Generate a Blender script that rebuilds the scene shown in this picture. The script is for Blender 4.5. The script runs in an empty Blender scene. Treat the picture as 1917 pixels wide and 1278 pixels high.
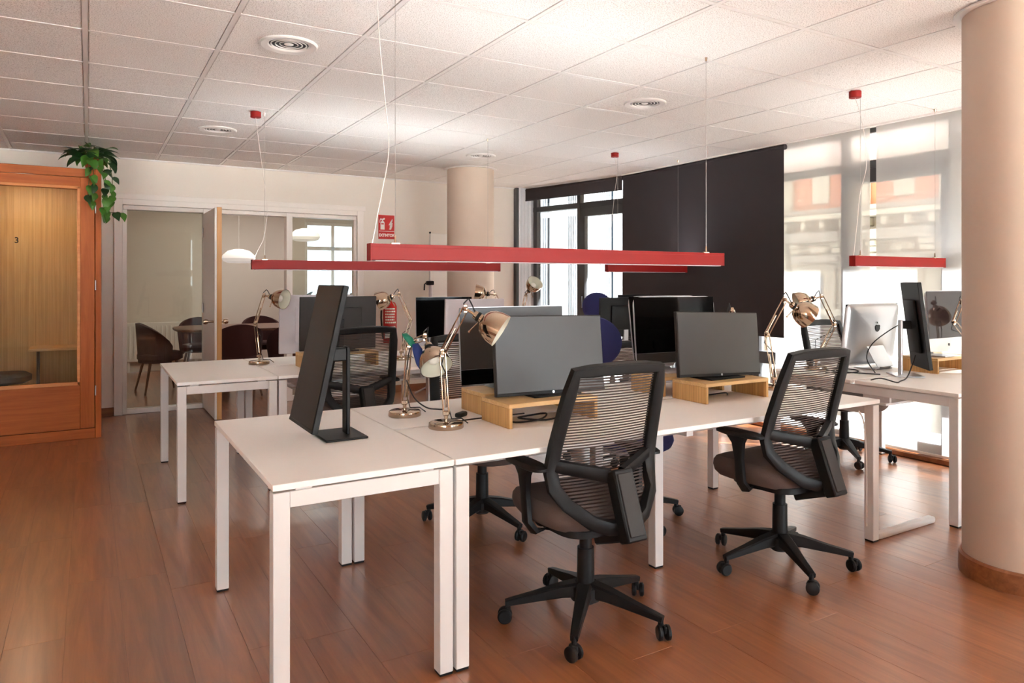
import bpy, bmesh, math, random
from mathutils import Vector, Matrix, Euler
random.seed(7)
R = math.radians
SC = bpy.context.scene
COL = SC.collection

# ------------------------------------------------------------------ camera
YAW = R(30.678)
FOCAL_PX, HORIZON, CAM_H = 1336.2, 526.3, 1.3253
cam_d = bpy.data.cameras.new('camera')
cam_d.sensor_width = 36.0
cam_d.lens = 36.0 * FOCAL_PX / 1917.0
cam_d.shift_x = 0.0
cam_d.shift_y = (HORIZON - 639.0) / 1917.0
cam_d.clip_start = 0.05
cam_d.clip_end = 300
cam = bpy.data.objects.new('camera', cam_d)
COL.objects.link(cam)
cam.location = (0, 0, CAM_H)
cam.rotation_euler = (R(90), 0, -YAW)
SC.camera = cam

# ------------------------------------------------------------------ world, sun, exposure
W = bpy.data.worlds.new('sky')
SC.world = W
W.use_nodes = True
bg = W.node_tree.nodes['Background']
bg.inputs['Color'].default_value = (0.84, 0.93, 1.0, 1)
bg.inputs['Strength'].default_value = 2.5
sun_d = bpy.data.lights.new('sun', 'SUN')
sun_d.energy = 36.0
sun_d.angle = R(1.0)
sun_d.color = (0.98, 0.98, 1.0)
sun = bpy.data.objects.new('sun', sun_d)
COL.objects.link(sun)
sun.rotation_euler = Vector((-0.50, 0.45, -0.74)).to_track_quat('-Z', 'Y').to_euler()
SC.view_settings.view_transform = 'Standard'
SC.view_settings.look = 'None'
SC.view_settings.gamma = 1.0
SC.view_settings.exposure = 2.6
SC.view_settings.use_curve_mapping = False
SC.cycles.max_bounces = 10
SC.cycles.diffuse_bounces = 6
SC.cycles.glossy_bounces = 4
SC.cycles.transmission_bounces = 6
SC.cycles.transparent_max_bounces = 24
SC.cycles.caustics_reflective = False
SC.cycles.caustics_refractive = False
SC.cycles.sample_clamp_indirect = 6.0


def portal(loc, rot, sx, sy):
    d = bpy.data.lights.new('window_portal', 'AREA')
    d.shape = 'RECTANGLE'
    d.size, d.size_y = sx, sy
    d.cycles.is_portal = True
    o = bpy.data.objects.new('window_portal', d)
    COL.objects.link(o)
    o.location = loc
    o.rotation_euler = rot


# portals only guide the sampling of the sky through the modelled window openings
portal((5.62, 2.2, 1.3), (0, R(90), 0), 2.55, 9.4)
portal((5.32, 7.3, 1.3), (0, R(90), R(12.7)), 2.55, 1.7)
portal((-3.0, -3.62, 1.35), (R(-90), 0, 0), 2.5, 2.3)
portal((3.65, -3.62, 1.35), (R(-90), 0, 0), 3.0, 2.3)

# ------------------------------------------------------------------ geometry helpers
CH = 2.547      # ceiling height
DH = 0.7227     # desk height


class MB:
    def __init__(s):
        s.v, s.f = [], []

    def add(s, vs, fs):
        o = len(s.v)
        s.v += [tuple(p) for p in vs]
        s.f += [tuple(i + o for i in f) for f in fs]
        return s

    def box(s, a, b, M=None):
        x0, y0, z0 = a
        x1, y1, z1 = b
        vs = [Vector(p) for p in ((x0, y0, z0), (x1, y0, z0), (x1, y1, z0), (x0, y1, z0), (x0, y0, z1), (x1, y0, z1), (x1, y1, z1), (x0, y1, z1))]
        if M is not None:
            vs = [M @ p for p in vs]
        return s.add(vs, [(0, 3, 2, 1), (4, 5, 6, 7), (0, 1, 5, 4), (1, 2, 6, 5), (2, 3, 7, 6), (3, 0, 4, 7)])

    def bbox(s, a, b, bev=0.003, seg=1, M=None):
        bm = bmesh.new()
        bmesh.ops.create_cube(bm, size=1.0)
        sx, sy, sz = [b[i] - a[i] for i in range(3)]
        for v in bm.verts:
            v.co = Vector(((a[0] + b[0]) / 2 + v.co.x * sx, (a[1] + b[1]) / 2 + v.co.y * sy, (a[2] + b[2]) / 2 + v.co.z * sz))
        bmesh.ops.bevel(bm, geom=list(bm.edges), offset=bev, segments=seg, affect='EDGES', profile=0.5)
        bm.verts.index_update()
        vs = [v.co.copy() for v in bm.verts]
        if M is not None:
            vs = [M @ p for p in vs]
        fs = [[v.index for v in f.verts] for f in bm.faces]
        bm.free()
        return s.add(vs, fs)

    def cyl(s, p0, p1, r0, r1=None, n=16, caps=True):
        r1 = r0 if r1 is None else r1
        p0, p1 = Vector(p0), Vector(p1)
        t = (p1 - p0).normalized()
        a = t.orthogonal().normalized()
        b = t.cross(a)
        vs = []
        for p, r in ((p0, r0), (p1, r1)):
            for i in range(n):
                an = 2 * math.pi * i / n
                vs.append(p + (a * math.cos(an) + b * math.sin(an)) * r)
        fs = [(i, (i + 1) % n, n + (i + 1) % n, n + i) for i in range(n)]
        if caps:
            fs += [tuple(range(n - 1, -1, -1)), tuple(range(n, 2 * n))]
        return s.add(vs, fs)

    def tube(s, path, r, n=8, closed=False, caps=True):
        P = [Vector(p) for p in path]
        m = len(P)
        rr = r if isinstance(r, (list, tuple)) else [r] * m
        ts = []
        for i in range(m):
            if closed:
                t = P[(i + 1) % m] - P[i - 1]
            else:
                t = P[min(i + 1, m - 1)] - P[max(i - 1, 0)]
            ts.append(t.normalized())
        a = ts[0].orthogonal().normalized()
        vs = []
        for i in range(m):
            a = (a - ts[i] * a.dot(ts[i]))
            a = a.normalized() if a.length > 1e-6 else ts[i].orthogonal().normalized()
            b = ts[i].cross(a)
            for k in range(n):
                an = 2 * math.pi * k / n
                vs.append(P[i] + (a * math.cos(an) + b * math.sin(an)) * rr[i])
        fs = []
        for i in range(m if closed else m - 1):
            j = (i + 1) % m
            for k in range(n):
                k2 = (k + 1) % n
                fs.append((i * n + k, i * n + k2, j * n + k2, j * n + k))
        if caps and not closed:
            fs += [tuple(range(n - 1, -1, -1)), tuple((m - 1) * n + k for k in range(n))]
        return s.add(vs, fs)

    def sweep(s, path, w, d, up, closed=False):
        # rectangular bar along a path: w across (perpendicular to up), d along up
        P = [Vector(p) for p in path]
        m = len(P)
        up = Vector(up).normalized()
        ww = w if isinstance(w, (list, tuple)) else [w] * m
        dd = d if isinstance(d, (list, tuple)) else [d] * m
        vs = []
        for i in range(m):
            if closed:
                t = (P[(i + 1) % m] - P[i - 1]).normalized()
            else:
                t = (P[min(i + 1, m - 1)] - P[max(i - 1, 0)]).normalized()
            side = up.cross(t).normalized()
            nn = t.cross(side).normalized()
            for (x, y) in ((-.5, -.36), (-.36, -.5), (.36, -.5), (.5, -.36), (.5, .36), (.36, .5), (-.36, .5), (-.5, .36)):
                vs.append(P[i] + side * x * ww[i] + nn * y * dd[i])
        n = 8
        fs = []
        for i in range(m if closed else m - 1):
            j = (i + 1) % m
            for k in range(n):
                k2 = (k + 1) % n
                fs.append((i * n + k, i * n + k2, j * n + k2, j * n + k))
        if not closed:
            fs += [tuple(range(n - 1, -1, -1)), tuple((m - 1) * n + k for k in range(n))]
        return s.add(vs, fs)

    def lathe(s, prof, n=24, M=None, cap=False):
        vs, fs = [], []
        m = len(prof)
        for (r, z) in prof:
            for k in range(n):
                an = 2 * math.pi * k / n
                p = Vector((r * math.cos(an), r * math.sin(an), z))
                vs.append(M @ p if M is not None else p)
        for i in range(m - 1):
            for k in range(n):
                k2 = (k + 1) % n
                fs.append((i * n + k, i * n + k2, (i + 1) * n + k2, (i + 1) * n + k))
        if cap:
            fs += [tuple(range(n - 1, -1, -1)), tuple((m - 1) * n + k for k in range(n))]
        return s.add(vs, fs)

    def prism(s, poly, y0, y1, M=None):
        # polygon in (x, z), extruded along y
        n = len(poly)
        vs = [Vector((x, y0, z)) for x, z in poly] + [Vector((x, y1, z)) for x, z in poly]
        if M is not None:
            vs = [M @ p for p in vs]
        fs = [(i, (i + 1) % n, n + (i + 1) % n, n + i) for i in range(n)]
        fs += [tuple(range(n - 1, -1, -1)), tuple(range(n, 2 * n))]
        return s.add(vs, fs)

    def pillow(s, c, w, d, rings, ex=3.2, n=36, bend=None):
        # stack of superellipse rings: rings = [(scale, z)]
        vs, fs = [], []
        for (sc, z) in rings:
            for k in range(n):
                an = 2 * math.pi * k / n
                ca, sa = math.cos(an), math.sin(an)
                x = math.copysign(abs(ca) ** (2 / ex), ca) * w / 2 * sc
                y = math.copysign(abs(sa) ** (2 / ex), sa) * d / 2 * sc
                zz = z + (bend(x, y) if bend else 0)
                vs.append((c[0] + x, c[1] + y, c[2] + zz))
        m = len(rings)
        for i in range(m - 1):
            for k in range(n):
                k2 = (k + 1) % n
                fs.append((i * n + k, i * n + k2, (i + 1) * n + k2, (i + 1) * n + k))
        fs += [tuple(range(n - 1, -1, -1)), tuple((m - 1) * n + k for k in range(n))]
        return s.add(vs, fs)

    def mesh(s, name, mat, smooth=True, angle=38):
        me = bpy.data.meshes.new(name)
        me.from_pydata([tuple(p) for p in s.v], [], s.f)
        me.validate()
        if mat is not None:
            me.materials.append(mat)
        if smooth and len(me.polygons):
            me.polygons.foreach_set('use_smooth', [True] * len(me.polygons))
            me.set_sharp_from_angle(angle=R(angle))
        me.update()
        return me

    def build(s, name, mat, parent=None, loc=None, rot=None, smooth=True, angle=38):
        o = bpy.data.objects.new(name, s.mesh(name, mat, smooth, angle))
        COL.objects.link(o)
        if parent is not None:
            o.parent = parent
        if loc is not None:
            o.location = loc
        if rot is not None:
            o.rotation_euler = rot
        return o


def tag(o, label=None, cat=None, group=None, kind=None):
    for k, v in (('label', label), ('category', cat), ('group', group), ('kind', kind)):
        if v:
            o[k] = v
    return o


def thing(name, label, cat, loc=(0, 0, 0), rz=0.0, group=None):
    o = bpy.data.objects.new(name, None)
    o.empty_display_size = 0.05
    COL.objects.link(o)
    o.location = loc
    o.rotation_euler = (0, 0, rz)
    return tag(o, label, cat, group)


def inst(name, me, parent=None, loc=(0, 0, 0), rot=(0, 0, 0), scale=None):
    o = bpy.data.objects.new(name, me)
    COL.objects.link(o)
    o.parent = parent
    o.location = loc
    o.rotation_euler = rot
    if scale:
        o.scale = scale
    return o


KIDS = {}


def dup(root, loc, rz, label=None, group=None):
    r = root.copy()
    COL.objects.link(r)
    r.location = loc
    r.rotation_euler = (0, 0, rz)
    if label:
        r['label'] = label
    if group:
        r['group'] = group
    for ch in list(root.children):
        c = ch.copy()
        COL.objects.link(c)
        c.parent = r
        for g in list(ch.children):
            d = g.copy()
            COL.objects.link(d)
            d.parent = c
    return r


def struct(o):
    o['kind'] = 'structure'
    return o


def text_mesh(name, body, size, depth, mat, parent=None, loc=(0, 0, 0), rot=(R(90), 0, 0), align='CENTER', bold=0.0, xs=1.0):
    cu = bpy.data.curves.new(name + '_curve', 'FONT')
    cu.body = body
    cu.size = size
    cu.extrude = depth
    cu.offset = bold
    cu.align_x = align
    cu.align_y = 'CENTER'
    tmp = bpy.data.objects.new(name + '_tmp', cu)
    COL.objects.link(tmp)
    dg = bpy.context.evaluated_depsgraph_get()
    me = bpy.data.meshes.new_from_object(tmp.evaluated_get(dg))
    me.name = name
    bpy.data.objects.remove(tmp)
    bpy.data.curves.remove(cu)
    me.materials.clear()
    me.materials.append(mat)
    o = inst(name, me, parent, loc, rot)
    o.scale = (xs, 1, 1)
    return o


# ------------------------------------------------------------------ materials
def lin(r, g, b):
    f = lambda c: (c / 255 / 12.92) if c <= 10 else ((c / 255 + 0.055) / 1.055) ** 2.4
    return (f(r), f(g), f(b), 1)


def new_mat(name):
    m = bpy.data.materials.new(name)
    m.use_nodes = True
    return m, m.node_tree.nodes, m.node_tree.links, m.node_tree.nodes['Principled BSDF']


def plain(name, col, rough=0.5, metal=0.0, var=0.04, scale=30.0, bump=0.0, spec=0.5, coat=0.0):
    m, N, L, B = new_mat(name)
    B.inputs['Roughness'].default_value = rough
    B.inputs['Metallic'].default_value = metal
    B.inputs['Specular IOR Level'].default_value = spec
    B.inputs['Coat Weight'].default_value = coat
    tc = N.new('ShaderNodeTexCoord')
    nz = N.new('ShaderNodeTexNoise')
    nz.inputs['Scale'].default_value = scale
    nz.inputs['Detail'].default_value = 4
    L.new(tc.outputs['Object'], nz.inputs['Vector'])
    mx = N.new('ShaderNodeMixRGB')
    mx.blend_type = 'MIX'
    a = tuple(max(0, c * (1 - var)) for c in col[:3]) + (1,)
    b = tuple(min(1, c * (1 + var)) for c in col[:3]) + (1,)
    mx.inputs[1].default_value = a
    mx.inputs[2].default_value = b
    L.new(nz.outputs['Fac'], mx.inputs[0])
    L.new(mx.outputs[0], B.inputs['Base Color'])
    if bump > 0:
        bp = N.new('ShaderNodeBump')
        bp.inputs['Strength'].default_value = bump
        bp.inputs['Distance'].default_value = 0.002
        L.new(nz.outputs['Fac'], bp.inputs['Height'])
        L.new(bp.outputs['Normal'], B.inputs['Normal'])
    return m


def wood(name, c1, c2, axis=2, rough=0.4, grain=1.0, rand=0.0, stripes=0.0, coat=0.0, spec=0.5):
    # grain runs along local axis; optional per-object tone shift and fine stripes
    m, N, L, B = new_mat(name)
    B.inputs['Roughness'].default_value = rough
    B.inputs['Coat Weight'].default_value = coat
    B.inputs['Specular IOR Level'].default_value = spec
    B.inputs['Coat Roughness'].default_value = 0.24
    tc = N.new('ShaderNodeTexCoord')
    mp = N.new('ShaderNodeMapping')
    sc = [26.0 * grain] * 3
    sc[axis] = 1.6 * grain
    mp.inputs['Scale'].default_value = sc
    L.new(tc.outputs['Object'], mp.inputs['Vector'])
    vec = mp.outputs['Vector']
    oi = N.new('ShaderNodeObjectInfo')
    if rand > 0:
        ad = N.new('ShaderNodeVectorMath')
        ad.operation = 'ADD'
        ml = N.new('ShaderNodeMath')
        ml.operation = 'MULTIPLY'
        ml.inputs[1].default_value = 60.0
        L.new(oi.outputs['Random'], ml.inputs[0])
        L.new(vec, ad.inputs[0])
        L.new(ml.outputs[0], ad.inputs[1])
        vec = ad.outputs[0]
    nz = N.new('ShaderNodeTexNoise')
    nz.inputs['Scale'].default_value = 1.0
    nz.inputs['Detail'].default_value = 7
    nz.inputs['Roughness'].default_value = 0.62
    nz.inputs['Distortion'].default_value = 0.6
    L.new(vec, nz.inputs['Vector'])
    rp = N.new('ShaderNodeValToRGB')
    rp.color_ramp.elements[0].position = 0.3
    rp.color_ramp.elements[1].position = 0.72
    rp.color_ramp.elements[0].color = c1
    rp.color_ramp.elements[1].color = c2
    L.new(nz.outputs['Fac'], rp.inputs['Fac'])
    out = rp.outputs['Color']
    if stripes > 0:
        nz2 = N.new('ShaderNodeTexNoise')
        mp2 = N.new('ShaderNodeMapping')
        s2 = [170.0] * 3
        s2[axis] = 0.4
        mp2.inputs['Scale'].default_value = s2
        L.new(tc.outputs['Object'], mp2.inputs['Vector'])
        L.new(mp2.outputs['Vector'], nz2.inputs['Vector'])
        nz2.inputs['Scale'].default_value = 1.0
        nz2.inputs['Detail'].default_value = 1
        mm = N.new('ShaderNodeMixRGB')
        mm.blend_type = 'MULTIPLY'
        mm.inputs[0].default_value = stripes
        L.new(out, mm.inputs[1])
        rp2 = N.new('ShaderNodeValToRGB')
        rp2.color_ramp.elements[0].position = 0.35
        rp2.color_ramp.elements[1].position = 0.6
        rp2.color_ramp.elements[0].color = (0.45, 0.4, 0.35, 1)
        rp2.color_ramp.elements[1].color = (1, 1, 1, 1)
        L.new(nz2.outputs['Fac'], rp2.inputs['Fac'])
        L.new(rp2.outputs['Color'], mm.inputs[2])
        out = mm.outputs[0]
    if rand > 0:
        hs = N.new('ShaderNodeHueSaturation')
        mr = N.new('ShaderNodeMapRange')
        mr.inputs['To Min'].default_value = 1 - rand
        mr.inputs['To Max'].default_value = 1 + rand
        L.new(oi.outputs['Random'], mr.inputs['Value'])
        L.new(mr.outputs[0], hs.inputs['Value'])
        L.new(out, hs.inputs['Color'])
        out = hs.outputs['Color']
    L.new(out, B.inputs['Base Color'])
    bp = N.new('ShaderNodeBump')
    bp.inputs['Strength'].default_value = 0.12
    bp.inputs['Distance'].default_value = 0.001
    L.new(nz.outputs['Fac'], bp.inputs['Height'])
    L.new(bp.outputs['Normal'], B.inputs['Normal'])
    return m


def glass(name, tint=(1, 1, 1), refl=1.0, rough=0.0, ior=1.5, gridbump=0.0):
    # thin pane: transparent + Fresnel reflection
    m = bpy.data.materials.new(name)
    m.use_nodes = True
    N, L = m.node_tree.nodes, m.node_tree.links
    N.clear()
    o = N.new('ShaderNodeOutputMaterial')
    t = N.new('ShaderNodeBsdfTransparent')
    t.inputs['Color'].default_value = (*tint, 1)
    g = N.new('ShaderNodeBsdfGlossy')
    g.inputs['Roughness'].default_value = rough
    fr = N.new('ShaderNodeFresnel')
    fr.inputs['IOR'].default_value = ior
    ml = N.new('ShaderNodeMath')
    ml.operation = 'MULTIPLY'
    ml.inputs[1].default_value = refl
    ml.use_clamp = True
    L.new(fr.outputs[0], ml.inputs[0])
    mx = N.new('ShaderNodeMixShader')
    L.new(ml.outputs[0], mx.inputs[0])
    L.new(t.outputs[0], mx.inputs[1])
    L.new(g.outputs[0], mx.inputs[2])
    L.new(mx.outputs[0], o.inputs['Surface'])
    return m


def veil(name, col, open_=0.4, trans=0.6, pattern=None):
    # woven screen: part open weave, part cloth that scatters light through
    m = bpy.data.materials.new(name)
    m.use_nodes = True
    N, L = m.node_tree.nodes, m.node_tree.links
    N.clear()
    o = N.new('ShaderNodeOutputMaterial')
    t = N.new('ShaderNodeBsdfTransparent')
    d = N.new('ShaderNodeBsdfDiffuse')
    d.inputs['Color'].default_value = col
    tl = N.new('ShaderNodeBsdfTranslucent')
    tl.inputs['Color'].default_value = col
    a = N.new('ShaderNodeMixShader')
    a.inputs[0].default_value = trans
    L.new(d.outputs[0], a.inputs[1])
    L.new(tl.outputs[0], a.inputs[2])
    b = N.new('ShaderNodeMixShader')
    L.new(t.outputs[0], b.inputs[1])
    L.new(a.outputs[0], b.inputs[2])
    b.inputs[0].default_value = 1 - open_
    if pattern:
        tc = N.new('ShaderNodeTexCoord')
        acc = None
        for ax in pattern:
            sx = N.new('ShaderNodeSeparateXYZ')
            L.new(tc.outputs['Object'], sx.inputs[0])
            w = N.new('ShaderNodeMath')
            w.operation = 'MULTIPLY'
            w.inputs[1].default_value = 2 * math.pi / 0.035
            L.new(sx.outputs[ax], w.inputs[0])
            sn = N.new('ShaderNodeMath')
            sn.operation = 'SINE'
            L.new(w.outputs[0], sn.inputs[0])
            if acc is None:
                acc = sn
            else:
                mx = N.new('ShaderNodeMath')
                mx.operation = 'MAXIMUM'
                L.new(acc.outputs[0], mx.inputs[0])
                L.new(sn.outputs[0], mx.inputs[1])
                acc = mx
        mr = N.new('ShaderNodeMapRange')
        mr.inputs['From Min'].default_value = 0.4
        mr.inputs['From Max'].default_value = 1
        mr.inputs['To Min'].default_value = 1 - open_ - 0.12
        mr.inputs['To Max'].default_value = 1 - open_ + 0.16
        L.new(acc.outputs[0], mr.inputs['Value'])
        L.new(mr.outputs[0], b.inputs[0])
    L.new(b.outputs[0], o.inputs['Surface'])
    return m


def glow(name, col, strength):
    m, N, L, B = new_mat(name)
    B.inputs['Base Color'].default_value = col
    B.inputs['Emission Color'].default_value = col
    B.inputs['Emission Strength'].default_value = strength
    return m


def tile_mat(name):
    m, N, L, B = new_mat(name)
    B.inputs['Roughness'].default_value = 0.9
    tc = N.new('ShaderNodeTexCoord')
    oi = N.new('ShaderNodeObjectInfo')
    ad = N.new('ShaderNodeVectorMath')
    ad.operation = 'ADD'
    L.new(tc.outputs['Object'], ad.inputs[0])
    L.new(oi.outputs['Location'], ad.inputs[1])
    nz = N.new('ShaderNodeTexNoise')
    nz.inputs['Scale'].default_value = 190
    nz.inputs['Detail'].default_value = 2
    L.new(ad.outputs[0], nz.inputs['Vector'])
    rp = N.new('ShaderNodeValToRGB')
    rp.color_ramp.elements[0].position = 0.33
    rp.color_ramp.elements[1].position = 0.5
    rp.color_ramp.elements[0].color = lin(186, 180, 174)
    rp.color_ramp.elements[1].color = lin(242, 239, 235)
    L.new(nz.outputs['Fac'], rp.inputs['Fac'])
    L.new(rp.outputs['Color'], B.inputs['Base Color'])
    return m


M = {}
M['wall'] = plain('warm_white_paint', lin(232, 224, 214), 0.75, var=0.02, scale=3)
M['wall2'] = plain('meeting_room_paint', lin(222, 210, 198), 0.8, var=0.02, scale=3)
M['column'] = plain('column_paint', lin(202, 182, 165), 0.65, var=0.025, scale=4)
M['trimwhite'] = plain('white_lacquer', lin(236, 229, 222), 0.35, var=0.015)
M['tile'] = tile_mat('mineral_fibre_tile')
M['tbar'] = plain('white_metal_grid', lin(228, 224, 220), 0.35, var=0.01)
M['slab'] = plain('plaster', lin(225, 220, 213), 0.9)
M['plank'] = wood('oak_laminate', lin(126, 70, 36), lin(166, 102, 58), axis=1, rough=0.36, grain=0.9, rand=0.07, spec=1.0, coat=1.0)
M['skirt'] = wood('skirting_wood', lin(120, 70, 40), lin(160, 102, 62), axis=0, rough=0.4)
M['desk'] = plain('white_melamine', lin(244, 239, 234), 0.42, var=0.012, scale=20)
M['deskmetal'] = plain('white_powder_coat', lin(220, 215, 212), 0.38, var=0.012)
M['black'] = plain('black_plastic', lin(17, 15, 16), 0.5, var=0.08, spec=0.3)
M['blackgloss'] = plain('black_gloss', lin(9, 8, 9), 0.06, var=0.02, spec=0.14)
M['screen'] = plain('grey_matte_screen', lin(56, 55, 55), 0.34, var=0.02, spec=0.45)
M['darkback'] = plain('dark_grey_plastic', lin(46, 40, 38), 0.5, var=0.04, spec=0.3)
M['brownscreen'] = plain('dark_brown_panel', lin(34, 25, 19), 0.45, var=0.03, spec=0.25)
M['silver'] = plain('brushed_aluminium', lin(205, 205, 208), 0.32, metal=0.75, var=0.02)
M['satin'] = plain('light_grey_plastic', lin(206, 198, 202), 0.45, var=0.02)
M['chrome'] = plain('polished_nickel', lin(186, 164, 142), 0.09, metal=1.0, var=0.02)
M['inner'] = plain('lamp_inner_white', lin(214, 212, 196), 0.5, var=0.02)
M['bulb'] = plain('opal_bulb', lin(238, 234, 226), 0.3, var=0.01)
M['red'] = plain('red_lacquer', lin(138, 16, 12), 0.5, var=0.03, spec=0.3)
M['seat'] = plain('taupe_fabric', lin(92, 76, 70), 0.9, var=0.12, scale=260, bump=0.4)
M['meshcloth'] = plain('taupe_mesh_cloth', lin(70, 58, 54), 0.85, var=0.1, scale=200)
M['blue'] = plain('navy_fabric', lin(50, 52, 108), 0.92, var=0.14, scale=260, bump=0.4)
M['bamboo'] = wood('bamboo_ply', lin(196, 146, 84), lin(226, 182, 120), axis=2, rough=0.45, grain=1.0, stripes=0.55)
M['bamboo_top'] = wood('bamboo_top', lin(204, 160, 104), lin(230, 194, 140), axis=0, rough=0.42, grain=1.0, stripes=0.25)
M['booth'] = wood('booth_wood', lin(156, 76, 26), lin(186, 100, 42), axis=2, rough=0.45, grain=1.1, spec=0.25)
M['boothh'] = wood('booth_wood_rail', lin(154, 76, 28), lin(184, 100, 44), axis=0, rough=0.45, grain=1.1, spec=0.25)
M['boothlip'] = wood('booth_bead_wood', lin(196, 116, 52), lin(220, 142, 76), axis=0, rough=0.4)
M['boothin'] = wood('booth_lining', lin(196, 156, 100), lin(222, 186, 130), axis=2, rough=0.55, stripes=0.35)
M['carpet'] = plain('dark_carpet', lin(30, 22, 18), 0.95, var=0.2, scale=200)
M['dooredge'] = wood('door_edge_wood', lin(188, 136, 80), lin(214, 164, 106), axis=2, rough=0.45)
M['darkred'] = plain('burgundy_upholstery', lin(62, 24, 22), 0.85, var=0.1, scale=120)
M['walnut'] = wood('walnut_top', lin(96, 62, 46), lin(134, 92, 70), axis=0, rough=0.4)
M['lampwhite'] = plain('opal_shade', lin(236, 232, 226), 0.5, var=0.01)
M['glass'] = glass('partition_glass', (0.93, 0.95, 0.9), 0.6)
M['boothglass'] = glass('booth_glass', (0.9, 0.88, 0.82), 1.0)
M['winglass'] = glass('window_glass', (0.86, 0.88, 0.88), 0.8)
M['frost'] = veil('ribbed_glass', (0.95, 0.95, 0.97, 1), 0.35, 0.8, pattern=(1, 2))
M['sheer'] = veil('sheer_screen_cloth', (0.72, 0.71, 0.69, 1), 0.45, 0.55)
M['blind'] = plain('blackout_cloth', lin(50, 43, 46), 0.85, var=0.05, scale=90)
M['winframe'] = plain('dark_window_frame', lin(58, 58, 60), 0.4, var=0.03)
M['leaf'] = plain('pothos_leaf', lin(66, 112, 36), 0.38, var=0.3, scale=22)
M['leafdark'] = plain('pothos_leaf_dark', lin(28, 62, 28), 0.38, var=0.3, scale=22)
M['stem'] = plain('pothos_stem', lin(96, 92, 44), 0.5, var=0.1)
M['terracotta'] = plain('terracotta', lin(168, 66, 38), 0.7, var=0.08)
M['signred'] = plain('sign_red', lin(196, 34, 30), 0.4, var=0.02)
M['signwhite'] = plain('sign_white', lin(242, 238, 232), 0.5, var=0.01)
M['extred'] = plain('extinguisher_red', lin(186, 30, 28), 0.22, var=0.03)
M['cable'] = plain('black_cable', lin(26, 24, 26), 0.5)
M['cablewhite'] = plain('white_cable', lin(226, 218, 210), 0.5)
M['steel'] = plain('steel_wire', lin(170, 164, 158), 0.3, metal=0.9)
M['scrapblue'] = plain('blue_ribbon', lin(30, 52, 120), 0.6, var=0.1)
M['scrapgreen'] = plain('green_ribbon', lin(24, 120, 92), 0.6, var=0.1)
M['stone'] = plain('pale_stone', lin(168, 156, 136), 0.85, var=0.06, scale=2.5)
M['stonegrey_shadow'] = plain('grey_shadow_stone', lin(128, 118, 106), 0.85, var=0.06, scale=4)  # darker tone paints in shadow on the facade's lintels and cornice
M['stucco'] = plain('orange_stucco', lin(176, 104, 70), 0.9, var=0.06, scale=3)
M['shutter'] = plain('beige_shutter', lin(140, 126, 106), 0.7, var=0.03)
M['whitewall'] = plain('white_render', lin(214, 212, 210), 0.85, var=0.02, scale=2)
M['paneblue'] = plain('far_window_glass', lin(62, 74, 84), 0.5, var=0.1, scale=1.2, spec=0.05)
M['paneshade'] = plain('far_window_strip', lin(40, 50, 60), 0.6, var=0.1, scale=1.2, spec=0.02)
M['revscreen'] = plain('brown_grey_screen', lin(58, 50, 46), 0.28, var=0.03, spec=0.5)
M['backdrop'] = plain('backdrop_render', lin(70, 78, 88), 0.9, var=0.05, scale=2)  # kept dark to dim the view out of the stand-in window
M['fin'] = plain('white_fin', lin(235, 235, 236), 0.5, var=0.01)
M['bounce_terrace'] = plain('bounce_paving', lin(238, 232, 224), 0.9, var=0.05, scale=0.8)  # very pale so the added ground throws sun up to the ceiling
M['street'] = plain('pavement', lin(190, 184, 176), 0.9, var=0.1, scale=0.8)
M['brownscreen2'] = plain('dim_glossy_screen', lin(46, 34, 33), 0.08, var=0.02, spec=0.25)
M['added_uplight'] = glow('added_uplight_lens', (.90, .97, 1.0, 1), 11.0)  # added glow for the ceiling; the pendants themselves look switched off
M['opalglow'] = glow('opal_glass_lit', (1.0, .94, .88, 1), .07)
M['added_panel_light'] = glow('added_panel_light', (1.0, .95, .9, 1), 1.4)  # added glow that brightens the meeting room
# ================================================================== THE ROOM
X0R, X1R, Y0R, Y1R = -4.5, 5.28, -3.5, 8.05

# floor with laid planks (grain along Y)
fl = MB().box((X0R - .1, Y0R - .1, -.15), (5.5, 12.0, -.003)).build('floor', M['plank'], smooth=False)
struct(fl)
PW, PL = 0.19, 1.215
plank_me = MB().bbox((-PW / 2 + .0003, -PL / 2 + .0003, -.0034), (PW / 2 - .0003, PL / 2 - .0003, 0), bev=.0006).mesh('plank', M['plank'], False)
random.seed(3)
for i in range(33):
    xx = -.93 + i * PW
    off = random.random() * PL
    yy = .55 + off
    while yy - PL / 2 < 8.05:
        y0, y1 = max(yy - PL / 2, -3.4), min(yy + PL / 2, 8.03)
        if y1 - y0 > .12:
            o = inst('plank', plank_me, fl, (xx, (y0 + y1) / 2, 0))
            o.scale = (1, (y1 - y0) / PL, 1)
        yy += PL

# ceiling: slab, lay-in tiles and their metal grid
ce = MB().box((X0R - .1, Y0R - .1, CH + .012), (5.62, 8.2, CH + .2)).build('ceiling', M['slab'], smooth=False)
struct(ce)
GX, GY, T = -.0142, 4.0511, .6
tile_me = MB().bbox((-.286, -.286, CH + .0005), (.286, .286, CH + .014), bev=.004).mesh('ceiling_tile', M['tile'], False)
xs = [GX + T * i for i in range(-2, 9)] + [5.28]
ys = [GY + T * j for j in range(-6, 7)] + [8.05]
for a in range(len(xs) - 1):
    for b in range(len(ys) - 1):
        w, d = xs[a + 1] - xs[a], ys[b + 1] - ys[b]
        o = inst('ceiling_tile', tile_me, ce, ((xs[a] + xs[a + 1]) / 2, (ys[b] + ys[b + 1]) / 2, 0))
        o.scale = (w / T, d / T, 1)
        o.location.z = random.uniform(-.0004, .0012)
for x in xs[:-1]:
    MB().box((x - .012, ys[0], CH - .0012), (x + .012, ys[-1], CH + .012)).build('ceiling_rail', M['tbar'], ce, smooth=False)
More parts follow.
